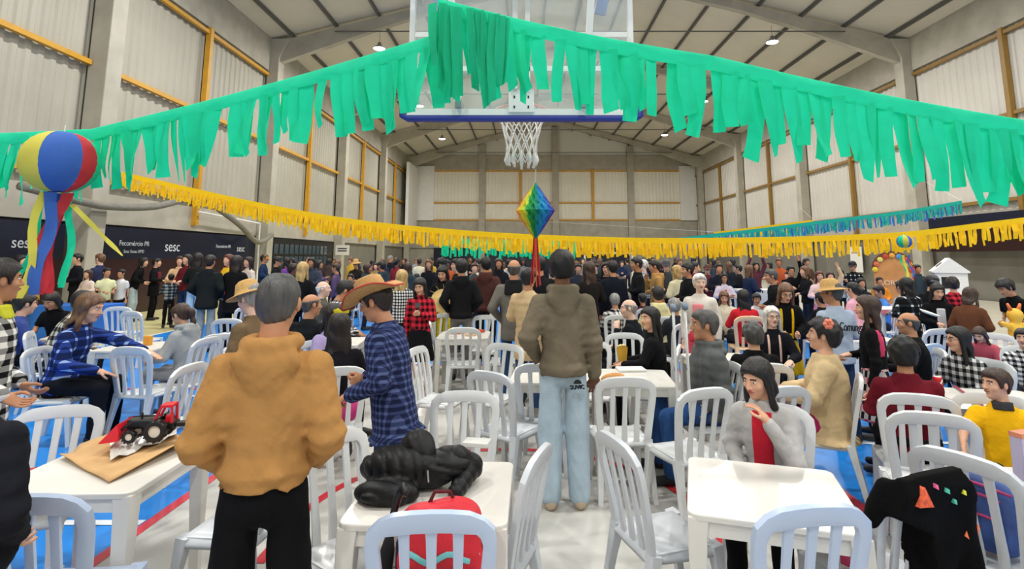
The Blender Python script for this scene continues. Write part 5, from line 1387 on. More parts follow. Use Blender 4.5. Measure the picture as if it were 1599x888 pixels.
# ---- the packed background crowd
FC = ['17181c', '1d1f26', '24252a', '15161a', '2a2d38', '3a3f4d', '50282e', '6b6f73', 'c9c5bb', 'a58a5c', '1f2b45', '7a2a34', '35424a', 'd7cdb0', '4b3b33', '8a8f94', 'b4552e', '263a2c', 'caa23a', '5a4a6a']
FN = ['black', 'near-black', 'charcoal', 'jet black', 'dark slate', 'slate', 'dark maroon', 'grey', 'off-white', 'camel', 'navy', 'crimson', 'steel', 'cream', 'dark brown', 'light grey', 'rust', 'bottle green', 'mustard', 'plum']
fill = []
r_ = random.Random(5)
for Yr, xs in ((13.0, [455, 487, 522, 580, 598, 640, 668, 740, 775, 905, 932, 970, 1088, 1166, 1256, 1349, 1432]), (16.5, [470, 500, 530, 566, 590, 622, 650, 672, 702, 745, 770, 790, 818, 862, 896, 930, 964, 1012, 1030, 1066, 1096, 1134, 1214, 1262]),
               (21.0, [458, 483, 512, 548, 584, 602, 632, 660, 678, 720, 748, 782, 812, 850, 890, 911, 940, 975, 1008, 1044, 1080, 1114, 1142, 1196]), (27.0, [520, 560, 614, 645, 690, 733, 765, 800, 835, 870, 905, 926, 952, 982, 1016, 1050, 1084, 1120])):
    for xx in xs:
        fill.append((xx + r_.randint(-5, 5), Yr + r_.uniform(-1.0, 1.2)))
fill.sort()
ordw = lambda n: '%d%s' % (n, 'th' if 10 <= n % 100 <= 20 else {1: 'st', 2: 'nd', 3: 'rd'}.get(n % 10, 'th'))
for i, (xx, Yv) in enumerate(fill):
    ci = r_.randrange(len(FC)); st = r_.choice(['short', 'short', 'long', 'bob', 'curly', 'pony', 'long', 'short']); seated = r_.random() < .3 and Yv < 20
    zt_ = r_.uniform(1.27, 1.36) if seated else r_.uniform(1.56, 1.78)
    yy = HOR - (zt_ - CAMH) * F / Yv
    person('%s %s in %s top, %s from left in the packed background crowd' % ('seated' if seated else 'standing', 'woman' if st in ('long', 'bob', 'pony') else 'man', FN[ci], ordw(i + 1)), xx, yy, Yv, 'T' if seated else 'S', r_.choice([0, 20, -30, 60, -80, 90, 150, 175, 190, 180]), (FC[ci], r_.choice(['plain', 'hoodie', 'coat'])), (r_.choice(['15161a', '1d2433', '2a2a30']), 'trousers'),
           (st, r_.choice(['black', 'dbrown', 'black', 'brown', 'lbrown'])), r_.choice('lmmtd'), r_.choice([('front', 'front'), ('down', 'down'), ('phone', 'front')]) if not seated else ('table', 'table'), group='background crowd', ch=False if Yv > 17 else None)

# ================================================================ things on tables and chairs
def sdf_obj(name, fn, lo, hi, h, m, parent=None):
    V, Q = extract(fn, lo, hi, h); return link(name, np_mesh(name, V, Q, m), parent)
A_ = lambda v: np.array(v, float)
# black puffer jacket heaped on the table
m_puff = mat('black_nylon', '08080a', .5, noise=.1, nscale=8, bump=.3, bscale=25, spec=.3)
jc = at_z(650, 745, .72)
jk = empty('puffer_jacket', jc); tag(jk, 'black puffer jacket heaped on white table', 'jacket')
def JP(px, py, z): return A_(at_z(px, py, z) - jc)
def q_(P, ax, pitch=.055): return .009 * (1 - np.abs(np.sin(P @ A_(ax) * PI / pitch)) ** .5)
bl_, lf, hd, rp, ra, rb2 = JP(625, 725, .83), JP(605, 768, .755), JP(652, 700, .88), JP(698, 722, .82), JP(735, 728, .79), JP(712, 768, .745)
def jack_body(P):
    f = ell(P, bl_, (.17, .11, .085)) + q_(P, (.9, .4, .1))
    f = smin(f, ell(P, lf, (.15, .1, .06)) + q_(P, (.35, 1, 0), .075), .02)
    f = smin(f, ell(P, rp, (.12, .12, .07)) + q_(P, (.2, .2, 1)), .02)
    f = smin(f, ell(P, JP(670, 742, .77), (.11, .09, .05)), .02)
    return np.maximum(f, .006 - P[..., 2] - 0 * f)
sdf_obj('jacket_body', jack_body, (-.45, -.55, -.0), (.4, .4, .3), .008, m_puff, jk)
sdf_obj('hood', lambda P: smin(ell(P, hd, (.085, .09, .09)), ell(P, hd + A_((.04, -.04, -.03)), (.06, .06, .08)), .02) + q_(P, (1, .2, .5), .05) * .6, hd - .16, hd + .16, .008, m_puff, jk)
sdf_obj('sleeve', lambda P: np.maximum(smin(cone(P, rp + A_((.05, 0, .02)), ra, .06, .058), cone(P, ra, rb2, .056, .038), .02) + q_(P, (.5, .8, .4), .05), .004 - P[..., 2]), (-.1, -.5, 0), (.5, .35, .25), .008, m_puff, jk)
sdf_obj('sleeve', lambda P: np.maximum(smin(cone(P, bl_ + A_((-.08, -.02, 0)), JP(580, 728, .8), .055, .05), cone(P, JP(580, 728, .8), JP(592, 748, .78), .05, .045), .02) + q_(P, (.8, .5, .4), .05), .004 - P[..., 2]), (-.55, -.5, 0), (.1, .35, .25), .008, m_puff, jk)
MB().tube([JP(668, 735, .86), JP(669, 752, .84)], .004, 6).obj('zipper', mat('zip_steel', '9a9a9a', .3, .8), jk)
bx_ = at_z(745, 694, TT); b_ = tag(MB().box((0, 0, .012), (.15, .1, .024)).obj('napkin_box', m_white, None, bevel=.004), 'small white tray on table behind black puffer jacket', 'tray'); b_.location = bx_; b_.rotation_euler = (0, 0, -.2)

# red backpack on the chair in front, with an umbrella
m_red = mat('red_nylon', 'd3202f', .6, noise=.12, nscale=10, bump=.3, bscale=40); m_turq = mat('turquoise_trim', '7fd0cf', .6)
bp = empty('backpack', (REDCH.location.x + .02, REDCH.location.y - .045, .445), .04); bp.scale = (1, .72, 1); tag(bp, 'red backpack with turquoise wavy trim on shade-tinted chair', 'backpack')
def bpf(P): return (np.sqrt(np.sqrt((P[..., 0] / .16) ** 4 + (P[..., 1] / .1) ** 4 + ((P[..., 2] - .2) / .2) ** 4)) - 1) * .1 + .004 * np.sin(40 * P[..., 2] + 20 * P[..., 0])
sdf_obj('bag_body', bpf, (-.17, -.12, -.01), (.17, .12, .42), .009, m_red, bp)
for z in (.12, .23, .34):
    MB().sweep([(x, -.1 * (1 - (x / .16) ** 4 * .55) - .006 - (0 if z < .3 else -.012), z + .015 * math.sin(x * 40)) for x in np.linspace(-.15, .15, 16)], .02, .012, (0, 0, 1)).obj('wavy_trim', m_turq, bp, smooth=True)
MB().tube([(-.05, .02, .39), (-.03, .02, .43), (.03, .02, .43), (.05, .02, .39)], .008, 6).obj('grab_loop', mat('dark_red_web', '5a1018', .8), bp)
for s in (-1, 1): MB().sweep([(s * .13, .06, .36), (s * .17, .0, .25), (s * .165, -.03, .08)], .03, .01, (0, 1, 0)).obj('strap', mat('navy_web', '171a34', .8), bp)
um = empty('umbrella', at_z(645, 812, .62)); tag(um, 'black umbrella with curved handle leaning beside red backpack', 'umbrella')
u0 = at_z(645, 812, .62); uu = [at_y(*p) - u0 for p in ((609, 832, 2.31), (613, 807, 2.31), (619, 784, 2.31), (625, 767, 2.30), (631, 759, 2.29), (633, 766, 2.27), (631, 774, 2.26))]
MB().tube(uu, [.012, .014, .016, .016, .015, .013, .011], 10).obj('handle', m_black, um, smooth=True)
MB().tube([uu[0] - Vector((.02, 0, .18)), uu[0] - Vector((.008, 0, .06)), uu[0]], [.03, .028, .014], 10).obj('folded_canopy', mat('black_cloth', '0c0c0f', .9), um, smooth=True)

# kraft paper sheet and toy tractor on the left table
m_kraft = mat('kraft_paper', 'c79f6c', .85, noise=.1, nscale=6, bump=.2, bscale=20)
ko = at_z(200, 705, TT); kp = empty('kraft_paper_tray', ko); tag(kp, 'torn open kraft paper spread under toy tractor', 'paper')
cor = [at_z(92, 714, TT + .01) - ko, at_z(170, 752, TT + .01) - ko, at_z(322, 688, TT + .01) - ko, at_z(222, 666, TT + .01) - ko]
vs = []; n = 14
for i in range(n + 1):
    for j in range(n + 1):
        u, v = i / n, j / n
        p = (cor[0] * (1 - u) + cor[1] * u) * (1 - v) + (cor[3] * (1 - u) + cor[2] * u) * v
        z = .006 + .004 * math.sin(9 * u + 4 * v) + .055 * max(0, (u - .72) / .28) ** 1.2 * min(1, v * 1.6) + .03 * max(0, .12 - u) / .12 * (v > .2) + .02 * max(0, .1 - v) / .1 * (1 - u)
        vs.append((p.x, p.y, z))
kf = [(i * (n + 1) + j, (i + 1) * (n + 1) + j, (i + 1) * (n + 1) + j + 1, i * (n + 1) + j + 1) for i in range(n) for j in range(n)]
ks = MB().add(vs, kf).obj('paper_sheet', m_kraft, kp, smooth=True); md = ks.modifiers.new('thick', 'SOLIDIFY'); md.thickness = .004; md.offset = 1
pl = MB(); vs = []
for i in range(9):
    for j in range(7):
        p = at_z(172 + i * 13, 718 - i * 5 - j * 5, TT + .03) - ko; vs.append((p.x, p.y, .028 + .012 * math.sin(i * 1.9 + j * 2.3) + .01 * math.sin(j * 3.1)))
pl.add(vs, [(i * 7 + j, i * 7 + 7 + j, i * 7 + 8 + j, i * 7 + 1 + j) for i in range(8) for j in range(6)]).obj('plastic_wrap', mat('clear_wrap', 'd9d4cc', .25), kp)
tr = empty('toy_tractor', at_z(243, 684, TT + .055), math.radians(192)); tr.scale = (1.05,) * 3
tag(tr, 'red and black toy tractor with front loader bucket', 'toy')
m_tr = mat('toy_red', 'dc1f2c', .35); m_tb = mat('toy_black', '101013', .4); m_hub = mat('toy_hub', 'e2ddd0', .5)
def wheel(c, r, w):
    W_ = MB().lathe([(r * .55, -w / 2), (r * .9, -w / 2), (r, -w * .35), (r, w * .35), (r * .9, w / 2), (r * .55, w / 2), (r * .5, w * .2), (r * .5, -w * .2)], 24, c, rot=Matrix.Rotation(PI / 2, 3, 'X'))
    o = W_.obj('tyre', m_tb, tr, smooth=False)
    MB().lathe([(0, -w * .3), (r * .56, -w * .3), (r * .56, w * .3), (0, w * .3)], 18, c, rot=Matrix.Rotation(PI / 2, 3, 'X')).obj('hub', m_hub, o)
    for t in range(12):
        a = t * PI / 6; MB().box((c[0] + r * math.cos(a), c[1], c[2] + r * math.sin(a)), (.008, w * .9, .008), Matrix.Rotation(-a, 3, 'Y')).obj('tread', m_tb, o)
for s in (-1, 1): wheel((-.02, s * .062, .055), .055, .045); wheel((.105, s * .055, .032), .032, .03)
MB().box((.06, 0, .085), (.15, .06, .05)).obj('bonnet', m_tb, tr, bevel=.01); MB().box((-.05, 0, .07), (.1, .08, .035)).obj('chassis', m_tb, tr, bevel=.006)
MB().tube([(.07, .012, .11), (.07, .012, .14)], .006, 8).obj('exhaust', m_tb, tr)
cg = MB()
for s in (-1, 1): cg.sweep([(-.085, s * .035, .085), (-.08, s * .035, .17), (-.03, s * .035, .17), (.0, s * .035, .1)], .012, .012, (0, 1, 0))
cg.bb((-.085, -.04, .165), (-.025, .04, .178)); cg.obj('roll_cage', m_tr, tr)
MB().box((-.06, 0, .1), (.03, .04, .04)).obj('driver_seat', m_tr, tr, bevel=.006)
for s in (-1, 1): MB().sweep([(.0, s * .05, .1), (.1, s * .05, .105), (.17, s * .05, .05)], .012, .016, (0, 1, 0)).obj('loader_arm', m_tb, tr)
MB().add([(.15, -.08, .02), (.15, .08, .02), (.235, .08, .015), (.235, -.08, .015), (.16, -.08, .1), (.16, .08, .1), (.15, -.08, .06), (.15, .08, .06)], [(0, 1, 2, 3), (0, 6, 7, 1), (6, 4, 5, 7), (0, 3, 4, 6), (1, 7, 5, 2)]).obj('bucket', m_tr, tr)
for o in tr.children:
    if o.name.startswith('bucket'): mm = o.modifiers.new('t', 'SOLIDIFY'); mm.thickness = .005
MB().box((-.13, 0, .07), (.08, .05, .02)).obj('rear_hitch', m_tb, tr)
# red-black bag on the left chair
hb_ = empty('handbag', at_z(62, 758, .56)); tag(hb_, 'black bag with red top on chair beside toy tractor table', 'bag')
sdf_obj('bag_body', lambda P: ell(P, (0, 0, 0), (.17, .1, .085)) + .006 * np.sin(30 * P[..., 0] + 20 * P[..., 2]), (-.2, -.12, -.1), (.2, .12, .1), .012, mat('bag_black', '15141a', .6), hb_)
sdf_obj('red_flap', lambda P: np.maximum(ell(P, (0, .0, .0), (.175, .105, .092)) + .006 * np.sin(30 * P[..., 0] + 20 * P[..., 2]), .045 - P[..., 2]), (-.2, -.12, .02), (.2, .12, .12), .01, mat('bag_red', 'b52a35', .6), hb_)

# black coat with festive patches over a chair back, right of the empty table
CXL = 'grey plastic chair hidden under black coat with patches'; CXY = (1.45 + adj(CXL).x, 2.66 + adj(CXL).y); CR = math.radians(20)
chair((1.45, 2.66), 20, CXL, m_chair_g)
ct = empty('patched_coat', (CXY[0], CXY[1], 0), CR); tag(ct, 'black coat with colourful patches draped over chair', 'coat')
m_coat = mat('black_wool', '060607', .9, noise=.15, nscale=8, bump=.3, bscale=40, spec=.12)
def coat_f(P):
    x, y, z = P[..., 0], P[..., 1], P[..., 2]
    yc = -.175 - .16 * np.maximum(0, z - .43) - .1 * np.maximum(0, z - .43) ** 2 - .02
    fold = .018 * np.sin(24 * x + 3 * np.sin(5 * z)) * np.clip((.9 - z) * 2, 0, 1)
    th = np.interp(z, [.02, .3, .7, .88, .93], [.1, .09, .07, .055, .02])
    x0 = np.interp(z, [.02, .45, .72, .8, .93], [.02, .0, -.06, -.25, -.2]); x1 = np.interp(z, [.02, .6, .85, .93], [.2, .2, .18, .14])
    f = np.maximum.reduce([np.abs(y - yc + fold + .03) - th, x0 - x, x - x1, z - .935, .03 - z])
    f = smin(f, cone(P, (-.2, -.27, .88), (-.27, -.25, .76), .04, .03), .03)
    f = smin(f, cone(P, (.14, -.3, .84), (.18, -.34, .4), .05, .045), .04)
    return f + .003 * np.sin(25 * z + 12 * x)
sdf_obj('coat_body', coat_f, (-.4, -.5, 0), (.4, .05, 1.0), .011, m_coat, ct)
def patch(x, z, yy, w, h_, col, rot, tri=False):
    M_ = Matrix.Rotation(rot, 3, 'Y')
    yy = -.195 - .16 * (z - .43) - .1 * (z - .43) ** 2 - .03 - .018 * math.sin(24 * x + 3 * math.sin(5 * z)) * min(1, max(0, (.9 - z) * 2)) - float(np.interp(z, [.02, .3, .7, .88, .93], [.1, .09, .07, .055, .02])) - .006
    p = Vector((x, yy, z))
    v = [(-w, -.006, -h_), (w, -.006, -h_), (0 if tri else w, .0, h_)] + ([] if tri else [(-w, 0, h_)])
    v2 = [(a, .03, c) for a, b, c in v]; n = len(v)
    mb = MB().add([M_ @ Vector(q) + p for q in v + v2], [tuple(range(n)), tuple(range(2 * n - 1, n - 1, -1))] + [(i, (i + 1) % n, (i + 1) % n + n, i + n) for i in range(n)])
    mb.obj('patch', mat('patch_' + col, col, .8, noise=.35, nscale=60), ct)
patch(-.13, .875, -.35, .04, .035, 'e0603a', .1, tri=True); patch(.15, .70, -.385, .036, .036, 'e8743f', .6); patch(.12, .42, -.335, .02, .018, 'c9714f', .1)
for (x, z, c) in ((-.05, .9, 'd85a8a'), (.0, .88, '4fb8a0'), (.1, .86, 'd8d83a'), (.05, .83, '5ac0a8')): patch(x, z, -.355, .008, .008, c, .5)
gbx = tag(MB().box((0, 0, 0), (.13, .13, .13)).obj('gift_box', mat('gift_pink', 'cf3a63', .5, noise=.3, nscale=14), None, bevel=.004), 'pink and white gift box on chair under black patched coat', 'box')
gbx.location = (CXY[0] - .05, CXY[1] - .04, .51); gbx.rotation_euler = (0, 0, .6)
MB().box((0, 0, .067), (.11, .11, .006)).obj('lid_panel', m_white, gbx)

# blue backpack on the right chair, gift bag and black bag on the right table
b2 = empty('backpack', (BAGCH.location.x - .06, BAGCH.location.y - .03, .445), BAGCH.rotation_euler.z); b2.scale = (.82, .8, .9); tag(b2, 'blue backpack with pink piping on pale grey chair', 'backpack')
m_bb = mat('blue_nylon', '37518c', .55, noise=.3, nscale=7); m_pk = mat('pink_piping', 'b5386a', .6)
sdf_obj('bag_body', lambda P: (np.sqrt(np.sqrt((P[..., 0] / .17) ** 4 + (P[..., 1] / .1) ** 4 + ((P[..., 2] - .19) / .19) ** 4)) - 1) * .1, (-.18, -.12, -.01), (.18, .12, .4), .01, m_bb, b2)
for z in (.16, .26, .31):
    for sd in (-1, 1): MB().sweep([(x, sd * (.101 - .05 * (abs(x) / .17) ** 3), z + .03 * math.cos(x * 9)) for x in np.linspace(-.15, .15, 12)], .012, .012, (0, 0, 1)).obj('piping', m_pk, b2, smooth=True)
MB().box((.0, .1, .14), (.22, .02, .16)).obj('front_pocket', mat('teal_pocket', '2a6f86', .6), b2, bevel=.008)
MB().tube([(-.05, 0, .37), (0, 0, .42), (.05, 0, .37)], .008, 6).obj('grab_loop', m_pk, b2)
gg = empty('gift_bag', (2.49, 2.85, TT + .001), .25); tag(gg, 'lilac paper gift bag printed with cars on right table', 'gift bag')
m_lil = mat('lilac_paper', 'c9c2dd', .6)
MB().add([(-.07, -.03, 0), (.07, -.03, 0), (.07, .03, 0), (-.07, .03, 0), (-.08, -.035, .22), (.08, -.035, .22), (.08, .02, .22), (-.08, .02, .22)], [(0, 3, 2, 1), (0, 1, 5, 4), (1, 2, 6, 5), (2, 3, 7, 6), (3, 0, 4, 7)]).obj('bag_body', m_lil, gg)
MB().bb((-.082, -.038, .2), (.082, .022, .222)).obj('top_edge', mat('coral_paper', 'e2906f', .6), gg)
MB().bb((-.075, -.042, .01), (.072, -.033, .085)).obj('print', mat('purple_print', '5a55a8', .6), gg)
def car_print(x, z, c):
    MB().prism([(x - .045, z), (x + .045, z), (x + .045, z + .018), (x + .02, z + .02), (x + .01, z + .036), (x - .025, z + .036), (x - .035, z + .018)], -.044, -.038).obj('car_print', mat('pr_' + c, c, .6), gg)
car_print(0, .12, '2a2630'); car_print(.01, .085, 'cf6a3a')
hg = empty('handbag', (2.47, 2.58, TT + .005)); hg.scale = (.7,) * 3; tag(hg, 'shiny black handbag on table at right edge', 'bag')
sdf_obj('bag_body', lambda P: np.maximum(ell(P, (0, 0, .045), (.13, .08, .055)), -P[..., 2]), (-.15, -.1, 0), (.15, .1, .11), .008, mat('patent_black', '131216', .15), hg)
MB().tube([(-.09, 0, .09), (-.05, -.03, .13), (.03, -.04, .13), (.08, 0, .09)], .008, 6).obj('handle', mat('patent_black', '131216', .15), hg)

# crutches
m_alu = mat('aluminium', 'e2e2e0', .35, .0); m_gp = mat('crutch_pad', '6f7c8c', .7)
for k, (tx, ty, tY, fx, fy, lab) in enumerate(((1051, 481, 4.5, 1047, 738, 'aluminium crutch with padded top, left of the pair'), (1069, 479, 4.5, 1066, 739, 'aluminium crutch with padded top, right of the pair'))):
    tp = at_y(tx, ty, tY); ft = Vector(((fx - CX) / F * 4.5, 4.47, 0)); cr_ = empty('crutch', ft); tag(cr_, lab, 'crutch', 'pair of crutches')
    tp = tp - ft; dr = tp.normalized(); sd = Vector((.22, .97, 0)).normalized()
    L = tp.length
    for s in (-1, 1):
        MB().tube([dr * (L - .02) + sd * s * .055, dr * (L * .62) + sd * s * .055, dr * (L * .45) + sd * s * .05, dr * (L * .36) + sd * s * .016, dr * (L * .2) + sd * s * .012], .0095, 8).obj('side_tube', m_alu, cr_, smooth=True)
    MB().tube([dr * .02, dr * (L * .38)], .011, 8).obj('lower_tube', m_alu, cr_, smooth=True)
    MB().sweep([dr * L + sd * -.085 + Vector((0, 0, .012)), dr * L + sd * -.05, dr * L + sd * .05, dr * L + sd * .085 + Vector((0, 0, .012))], .045, .04, (1, 0, 0)).obj('arm_pad', m_gp, cr_, smooth=True)
    MB().tube([dr * (L * .66) + sd * -.055, dr * (L * .66) + sd * .055], .014, 8).obj('hand_grip', m_gp, cr_, smooth=True)
    MB().tube([Vector((0, 0, .001)), dr * .05], .019, 10).obj('rubber_foot', m_black, cr_, smooth=True)

# drinks, food and odds on the tables
def can(px, py, lab):
    r = empty('drink_can', at_z(px, py, TT + .002)); tag(r, lab, 'can')
    MB().lathe([(0, 0), (.026, 0), (.033, .008), (.033, .108), (.027, .12), (0, .12)], 20).obj('can_body', mat('can_red', 'c9262f', .3, .3), r, smooth=True)
    MB().lathe([(0, .121), (.026, .121), (.027, .117)], 20).obj('can_top', m_alu, r)
    MB().sweep([(.034 * math.cos(a), .034 * math.sin(a), .03 + .045 * (a + 2.6)) for a in np.linspace(-2.6, -1.0, 8)], .012, .003, (0, 0, 1)).obj('white_wave', m_white, r)
can(1466, 612, 'red drink can on table before woman in glasses')
def flat(name, px, py, z, w, d_, h_, col, rz, lab, cat):
    o = tag(MB().box((0, 0, h_ / 2), (w, d_, h_)).obj(name, mat(name + col, col, .7, noise=.06, nscale=20), None, bevel=min(h_, .02) * .3), lab, cat); o.location = at_z(px, py, z) + Vector((0, 0, .002)); o.rotation_euler = (0, 0, rz); return o
flat('paper_sheet', 1512, 634, TT, .3, .21, .004, 'f0eee8', -.2, 'white sheet of paper beside red can', 'paper'); 
rl = tag(MB().sweep([at_z(*p, TT + .012) for p in ((1490, 602), (1505, 612), (1520, 622), (1534, 632))], .02, .004, (1, 0, 0)).obj('ribbon', mat('crimson_ribbon', '9c2742', .6)), 'crimson ribbon lying across paper on table', 'ribbon')
kb = flat('condiment_box', 230, 530, TT, .08, .06, .07, '7a2f22', .2, 'small dark red condiment box on table of girl in blue plaid', 'box')
flat('condiment_box', 246, 526, TT, .09, .05, .11, 'd8932f', -.1, 'orange snack packet on table of girl in blue plaid', 'packet')
kb.location = (-4.78, 6.8, TT + .002); bpy.data.objects['condiment_box.001'].location = (-4.62, 6.9, TT + .002)
pb = empty('paper_bag', (.79, 4.93, TT + .005), .3); tag(pb, 'open brown paper bag lying on olive table', 'paper bag')
sdf_obj('bag_body', lambda P: np.maximum(np.maximum(ell(P, (0, 0, .02), (.13, .06, .05)), -P[..., 2]) , -(ell(P, (.1, 0, .03), (.07, .035, .03)))), (-.15, -.08, 0), (.15, .08, .08), .007, mat('brown_bag', 'c98f52', .85, noise=.1, nscale=10), pb)
flat('food_tray', 985, 578, TT, .26, .18, .02, 'e9e7df', .05, 'white foam tray on table by brown paper bag', 'tray')
pw = LWI['A'][0][2]; ca, sa = math.cos(LWI['a']), math.sin(LWI['a']); pwx, pwy = pw[0] - .02, pw[1] + .05
pc = empty('popcorn_packet', (LWI['loc'][0] + ca * pwx - sa * pwy, LWI['loc'][1] + sa * pwx + ca * pwy, pw[2] + .0)); tag(pc, 'yellow popcorn packet in hand of black-haired woman', 'packet')
MB().add([(-.04, -.03, 0), (.04, -.03, 0), (.04, .03, 0), (-.04, .03, 0), (-.055, -.035, .15), (.055, -.035, .15), (.055, .035, .13), (-.055, .035, .13)], [(0, 3, 2, 1), (0, 1, 5, 4), (1, 2, 6, 5), (2, 3, 7, 6), (3, 0, 4, 7)]).obj('packet_body', mat('packet_yellow', 'e8b23a', .7), pc)
for i in range(9): MB().lathe([(.001, -.014), (.013, -.008), (.015, .004), (.001, .014)], 7, (random.uniform(-.04, .04), random.uniform(-.025, .025), .145 + random.uniform(0, .02))).obj('popcorn', mat('popcorn', 'f2dfa0', .9), pc, smooth=True)
for i, (x, y) in enumerate(((712, 521), (735, 524), (748, 519))):
    flat('snack_tray', x, y, TT, .14, .1, .035, ['cf6a45', 'd8b08a', 'b8452f'][i], .3 * i, ['orange snack tray, left one on mid-floor table', 'beige snack tray, middle one on mid-floor table', 'red snack tray, right one on mid-floor table'][i], 'tray')
ph = flat('phone', 650, 476, 1.2, .075, .012, .15, '111114', 0, 'black phone held by woman in red plaid', 'phone'); ph.location = at_y(652, 481, 7.08) + adj('woman in red plaid shirt and black skirt looking at phone'); ph.rotation_euler = (-1.1, 0, .2); ph.scale = (.9, 1, .8)
sh = empty('straw_hat', at_y(684, 470, 8.62) + adj('woman in black hooded jacket holding straw hat')); tag(sh, 'frayed straw hat held by woman in black hooded jacket', 'hat'); sh.rotation_euler = (1.2, .3, 0)
mh = MB().lathe([(0, .12), (.05, .115), (.075, .09), (.085, 0), (.13, -.01), (.19, -.005)], 28).obj('hat_body', mat('straw', 'cbb074', .9, noise=.2, nscale=50), sh, smooth=True)
for k in range(14):
    a = k * .45; MB().sweep([(.18 * math.cos(a), .18 * math.sin(a), -.005), (.26 * math.cos(a + .1), .26 * math.sin(a + .1), random.uniform(-.02, .03))], [.022, .004], .004, (0, 0, 1)).obj('straw_end', mat('straw', 'cbb074', .9, noise=.2, nscale=50), sh)
pp = tag(MB().lathe([(0, 0), (.08, 0), (.11, .018), (.112, .018), (.08, -.006), (0, -.006)], 24).obj('paper_plate', m_white, None, smooth=True), 'white paper plate held by woman in black jacket', 'plate'); pp.location = at_y(1462, 491, 7.05) + adj('woman in black jacket and white tee holding paper plate'); pp.rotation_euler = (.2, .3, 0)

# blue cloth table at the left, booths and signs at the right
bt = empty('cloth_table', at_y(126, 450, 12.2) * 1.0); bt.location.z = 0; tag(bt, 'table draped in bright blue cloth by left column', 'table')
vs = []
n = 40
for r_k, z, fl in ((0, .76, 0), (1, .76, 0), (1.01, .74, .0), (1.03, .4, .02), (1.06, .02, .04)):
    for i in range(n):
        a = 2 * PI * i / n; c, s = math.cos(a), math.sin(a); q = max(abs(c), abs(s)); f_ = 1 + fl * math.sin(a * 10)
        vs.append((.72 * c / q * r_k * f_, .4 * s / q * r_k * f_, z))
MB().add(vs, [(j * n + i, j * n + (i + 1) % n, (j + 1) * n + (i + 1) % n, (j + 1) * n + i) for j in range(4) for i in range(n)]).obj('blue_cloth', mat('blue_cloth', '1f62b5', .8, noise=.08), bt, smooth=True)
for sx in (-.6, .6):
    for sy in (-.3, .3): MB().bb((sx - .02, sy - .02, 0), (sx + .02, sy + .02, .74)).obj('leg', m_alu, bt)

ar = empty('arch_sign', (9.5, 14.2, 0), -.45); tag(ar, 'orange plywood arch sign with flowers and lettering by right wall', 'sign')
m_or = mat('arch_orange', 'c98a4e', .7, noise=.1, nscale=5); m_orb = mat('arch_brown', '6a4228', .7)
poly = [(.42, 0), (.42, 1.45)] + [(.42 * math.cos(a), 1.45 + .42 * math.sin(a)) for a in np.linspace(.15, PI - .15, 14)] + [(-.42, 1.45), (-.42, 0)]
MB().prism(poly, -.03, .03).obj('arch_board', m_or, ar)
poly2 = [(.47 * math.cos(a), 1.45 + .49 * math.sin(a)) for a in np.linspace(0, PI, 16)] + [(.40 * math.cos(a), 1.45 + .40 * math.sin(a)) for a in np.linspace(PI, 0, 16)]
vv = []; nq = 16
for y in (-.05, .04): vv += [(x, y, z) for x, z in poly2]
fs = []
for i in range(15):
    a, b, c, d_ = i, i + 1, 31 - i - 1, 31 - i
    fs += [(a, b, c, d_), (a + 32, d_ + 32, c + 32, b + 32), (a, a + 32, b + 32, b), (d_, c, c + 32, d_ + 32)]
MB().add(vv, fs).obj('arch_rim', m_orb, ar)
for i, (a, c) in enumerate(zip(np.linspace(.1, PI - .1, 9), ['d8472f', 'e8c83a', 'd8472f', '5a8fc0', 'e8a03a', 'c8452f', 'e8d86a', 'd86a4a', 'e8c83a'])):
    fl_ = MB().lathe([(0, .02), (.05, .01), (.07, 0), (0, -.01)], 6, (.4 * math.cos(a), -.07, 1.42 + .4 * math.sin(a)), rot=Matrix.Rotation(PI / 2, 3, 'X')); fl_.obj('flower', mat('flower_' + c, c, .8), ar)
text('lettering', 'CORREIO', .17, mat('sign_cream', 'e8d0b0', .7), ar, (.02, -.04, 1.12), (PI / 2, 0, 0), depth=.01)
for s in (-1, 1): MB().bb((s * .3 - .03, .03, 0), (s * .3 + .03, .45, .04)).obj('foot', m_orb, ar)
kh = empty('house_kiosk', (10.55, 13.7, 0), -.5); tag(kh, 'small white house-shaped kiosk with pitched roof by right wall', 'kiosk')
MB().bb((-.32, -.25, 0), (.32, .25, 1.4)).obj('kiosk_body', m_white, kh)
MB().prism([(-.37, 1.4), (.37, 1.4), (.37, 1.43), (0, 1.76), (-.37, 1.43)], -.3, .3).obj('roof', m_white, kh)
MB().bb((-.2, -.262, 1.02), (.05, -.248, 1.3)).obj('opening', m_black, kh)
o = MB().box((0, 0, 0), (.16, .1, .01)).obj('roof_slot', mat('slot_grey', '6a675c', .8), kh); o.location = (-.2, -.05, 1.6); o.rotation_euler = (0, -.72, 0)
st_ = empty('stall_table', at_y(1394, 480, 9.4)); st_.location.z = 0; tag(st_, 'white stall table with pink paper edge behind girl in pinafore', 'table')
MB().bb((-.4, -.3, .9), (.4, .3, .94)).obj('table_top', m_white, st_)
MB().bb((-.4, -.305, .86), (.05, -.3, .94)).obj('pink_edge', mat('pink_paper', 'e58f9c', .7), st_)
for sx in (-.36, .36):
    for sy in (-.26, .26): MB().bb((sx - .03, sy - .03, 0), (sx + .03, sy + .03, .9)).obj('leg', m_white, st_)
s2 = empty('stall_table', at_y(1190, 470, 13.6)); s2.location.z = 0; tag(s2, 'white stall counter behind woman with raised arms', 'table')
MB().bb((-.6, -.3, .95), (.6, .3, 1.0)).obj('table_top', m_white, s2); MB().bb((-.6, -.3, 0), (.6, -.26, .95)).obj('front_panel', m_white, s2)
for sx in (-.55, .55): MB().bb((sx - .03, .2, 0), (sx + .03, .26, .95)).obj('leg', m_white, s2)
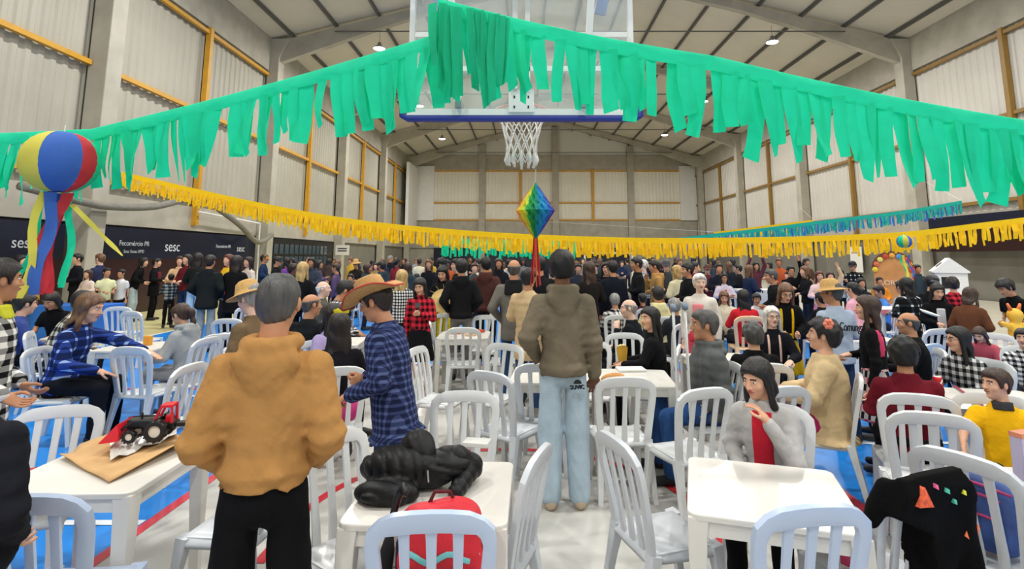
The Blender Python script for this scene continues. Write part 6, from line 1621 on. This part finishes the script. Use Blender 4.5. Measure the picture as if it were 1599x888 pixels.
ty = empty('toy_figure', (6.12, 6.95, TT)); ty.scale = (1.6,) * 3; tag(ty, 'bright yellow and orange plush toy on right table', 'toy')
m_ty = mat('toy_yellow', 'f0b93a', .6)
sdf_obj('toy_body', lambda P: smin(smin(ell(P, (0, 0, .09), (.06, .05, .09)), ell(P, (0, 0, .22), (.055, .05, .055)), .02), np.minimum(cone(P, (.03, 0, .13), (.11, -.02, .17), .022, .02), cone(P, (-.03, 0, .13), (-.12, -.02, .16), .022, .02)), .015), (-.16, -.08, 0), (.16, .08, .3), .012, m_ty, ty)
MB().lathe([(0, -.062), (.035, -.06), (.035, -.045), (0, -.04)], 14, (0, 0, .1), rot=Matrix.Rotation(-PI / 2, 3, 'X')).obj('green_belly', mat('toy_green', '7fc83a', .6), ty)
for sx in (-1, 1): MB().tube([(sx * .03, 0, .26), (sx * .05, 0, .31)], [.016, .008], 8).obj('toy_ear', mat('toy_orange', 'e87a3a', .6), ty, smooth=True)
fl = empty('hair_flower', at_y(1262, 503, 4.42) + adj('woman in beige coat with coral flower in black hair')); tag(fl, 'coral flower in black hair of beige coat woman', 'flower')
for k in range(6):
    a = k * PI / 3; MB().lathe([(.001, -.008), (.018, -.003), (.02, .003), (.001, .008)], 8, (.024 * math.cos(a), 0, .024 * math.sin(a)), rot=Matrix.Rotation(PI / 2, 3, 'X')).obj('petal', mat('coral', 'f08a70', .7), fl, smooth=True)
MB().lathe([(.001, -.012), (.012, 0), (.001, .012)], 8).obj('flower_centre', mat('coral_dark', 'd8603f', .7), fl)
bo = empty('hair_bow', at_y(533, 487, 4.78) + adj('girl with long dark hair and yellow bow beside cowboy hat man')); tag(bo, 'yellow bow in dark hair of girl beside cowboy hat man', 'bow')
for s in (-1, 1): MB().sweep([(0, 0, 0), (s * .03, 0, .012), (s * .065, 0, .004)], [.014, .04, .03], .014, (0, 0, 1)).obj('bow_loop', mat('bow_yellow', 'e0d21f', .6), bo, smooth=True)
MB().lathe([(.001, -.012), (.012, 0), (.001, .012)], 8).obj('bow_knot', mat('bow_yellow', 'e0d21f', .6), bo)
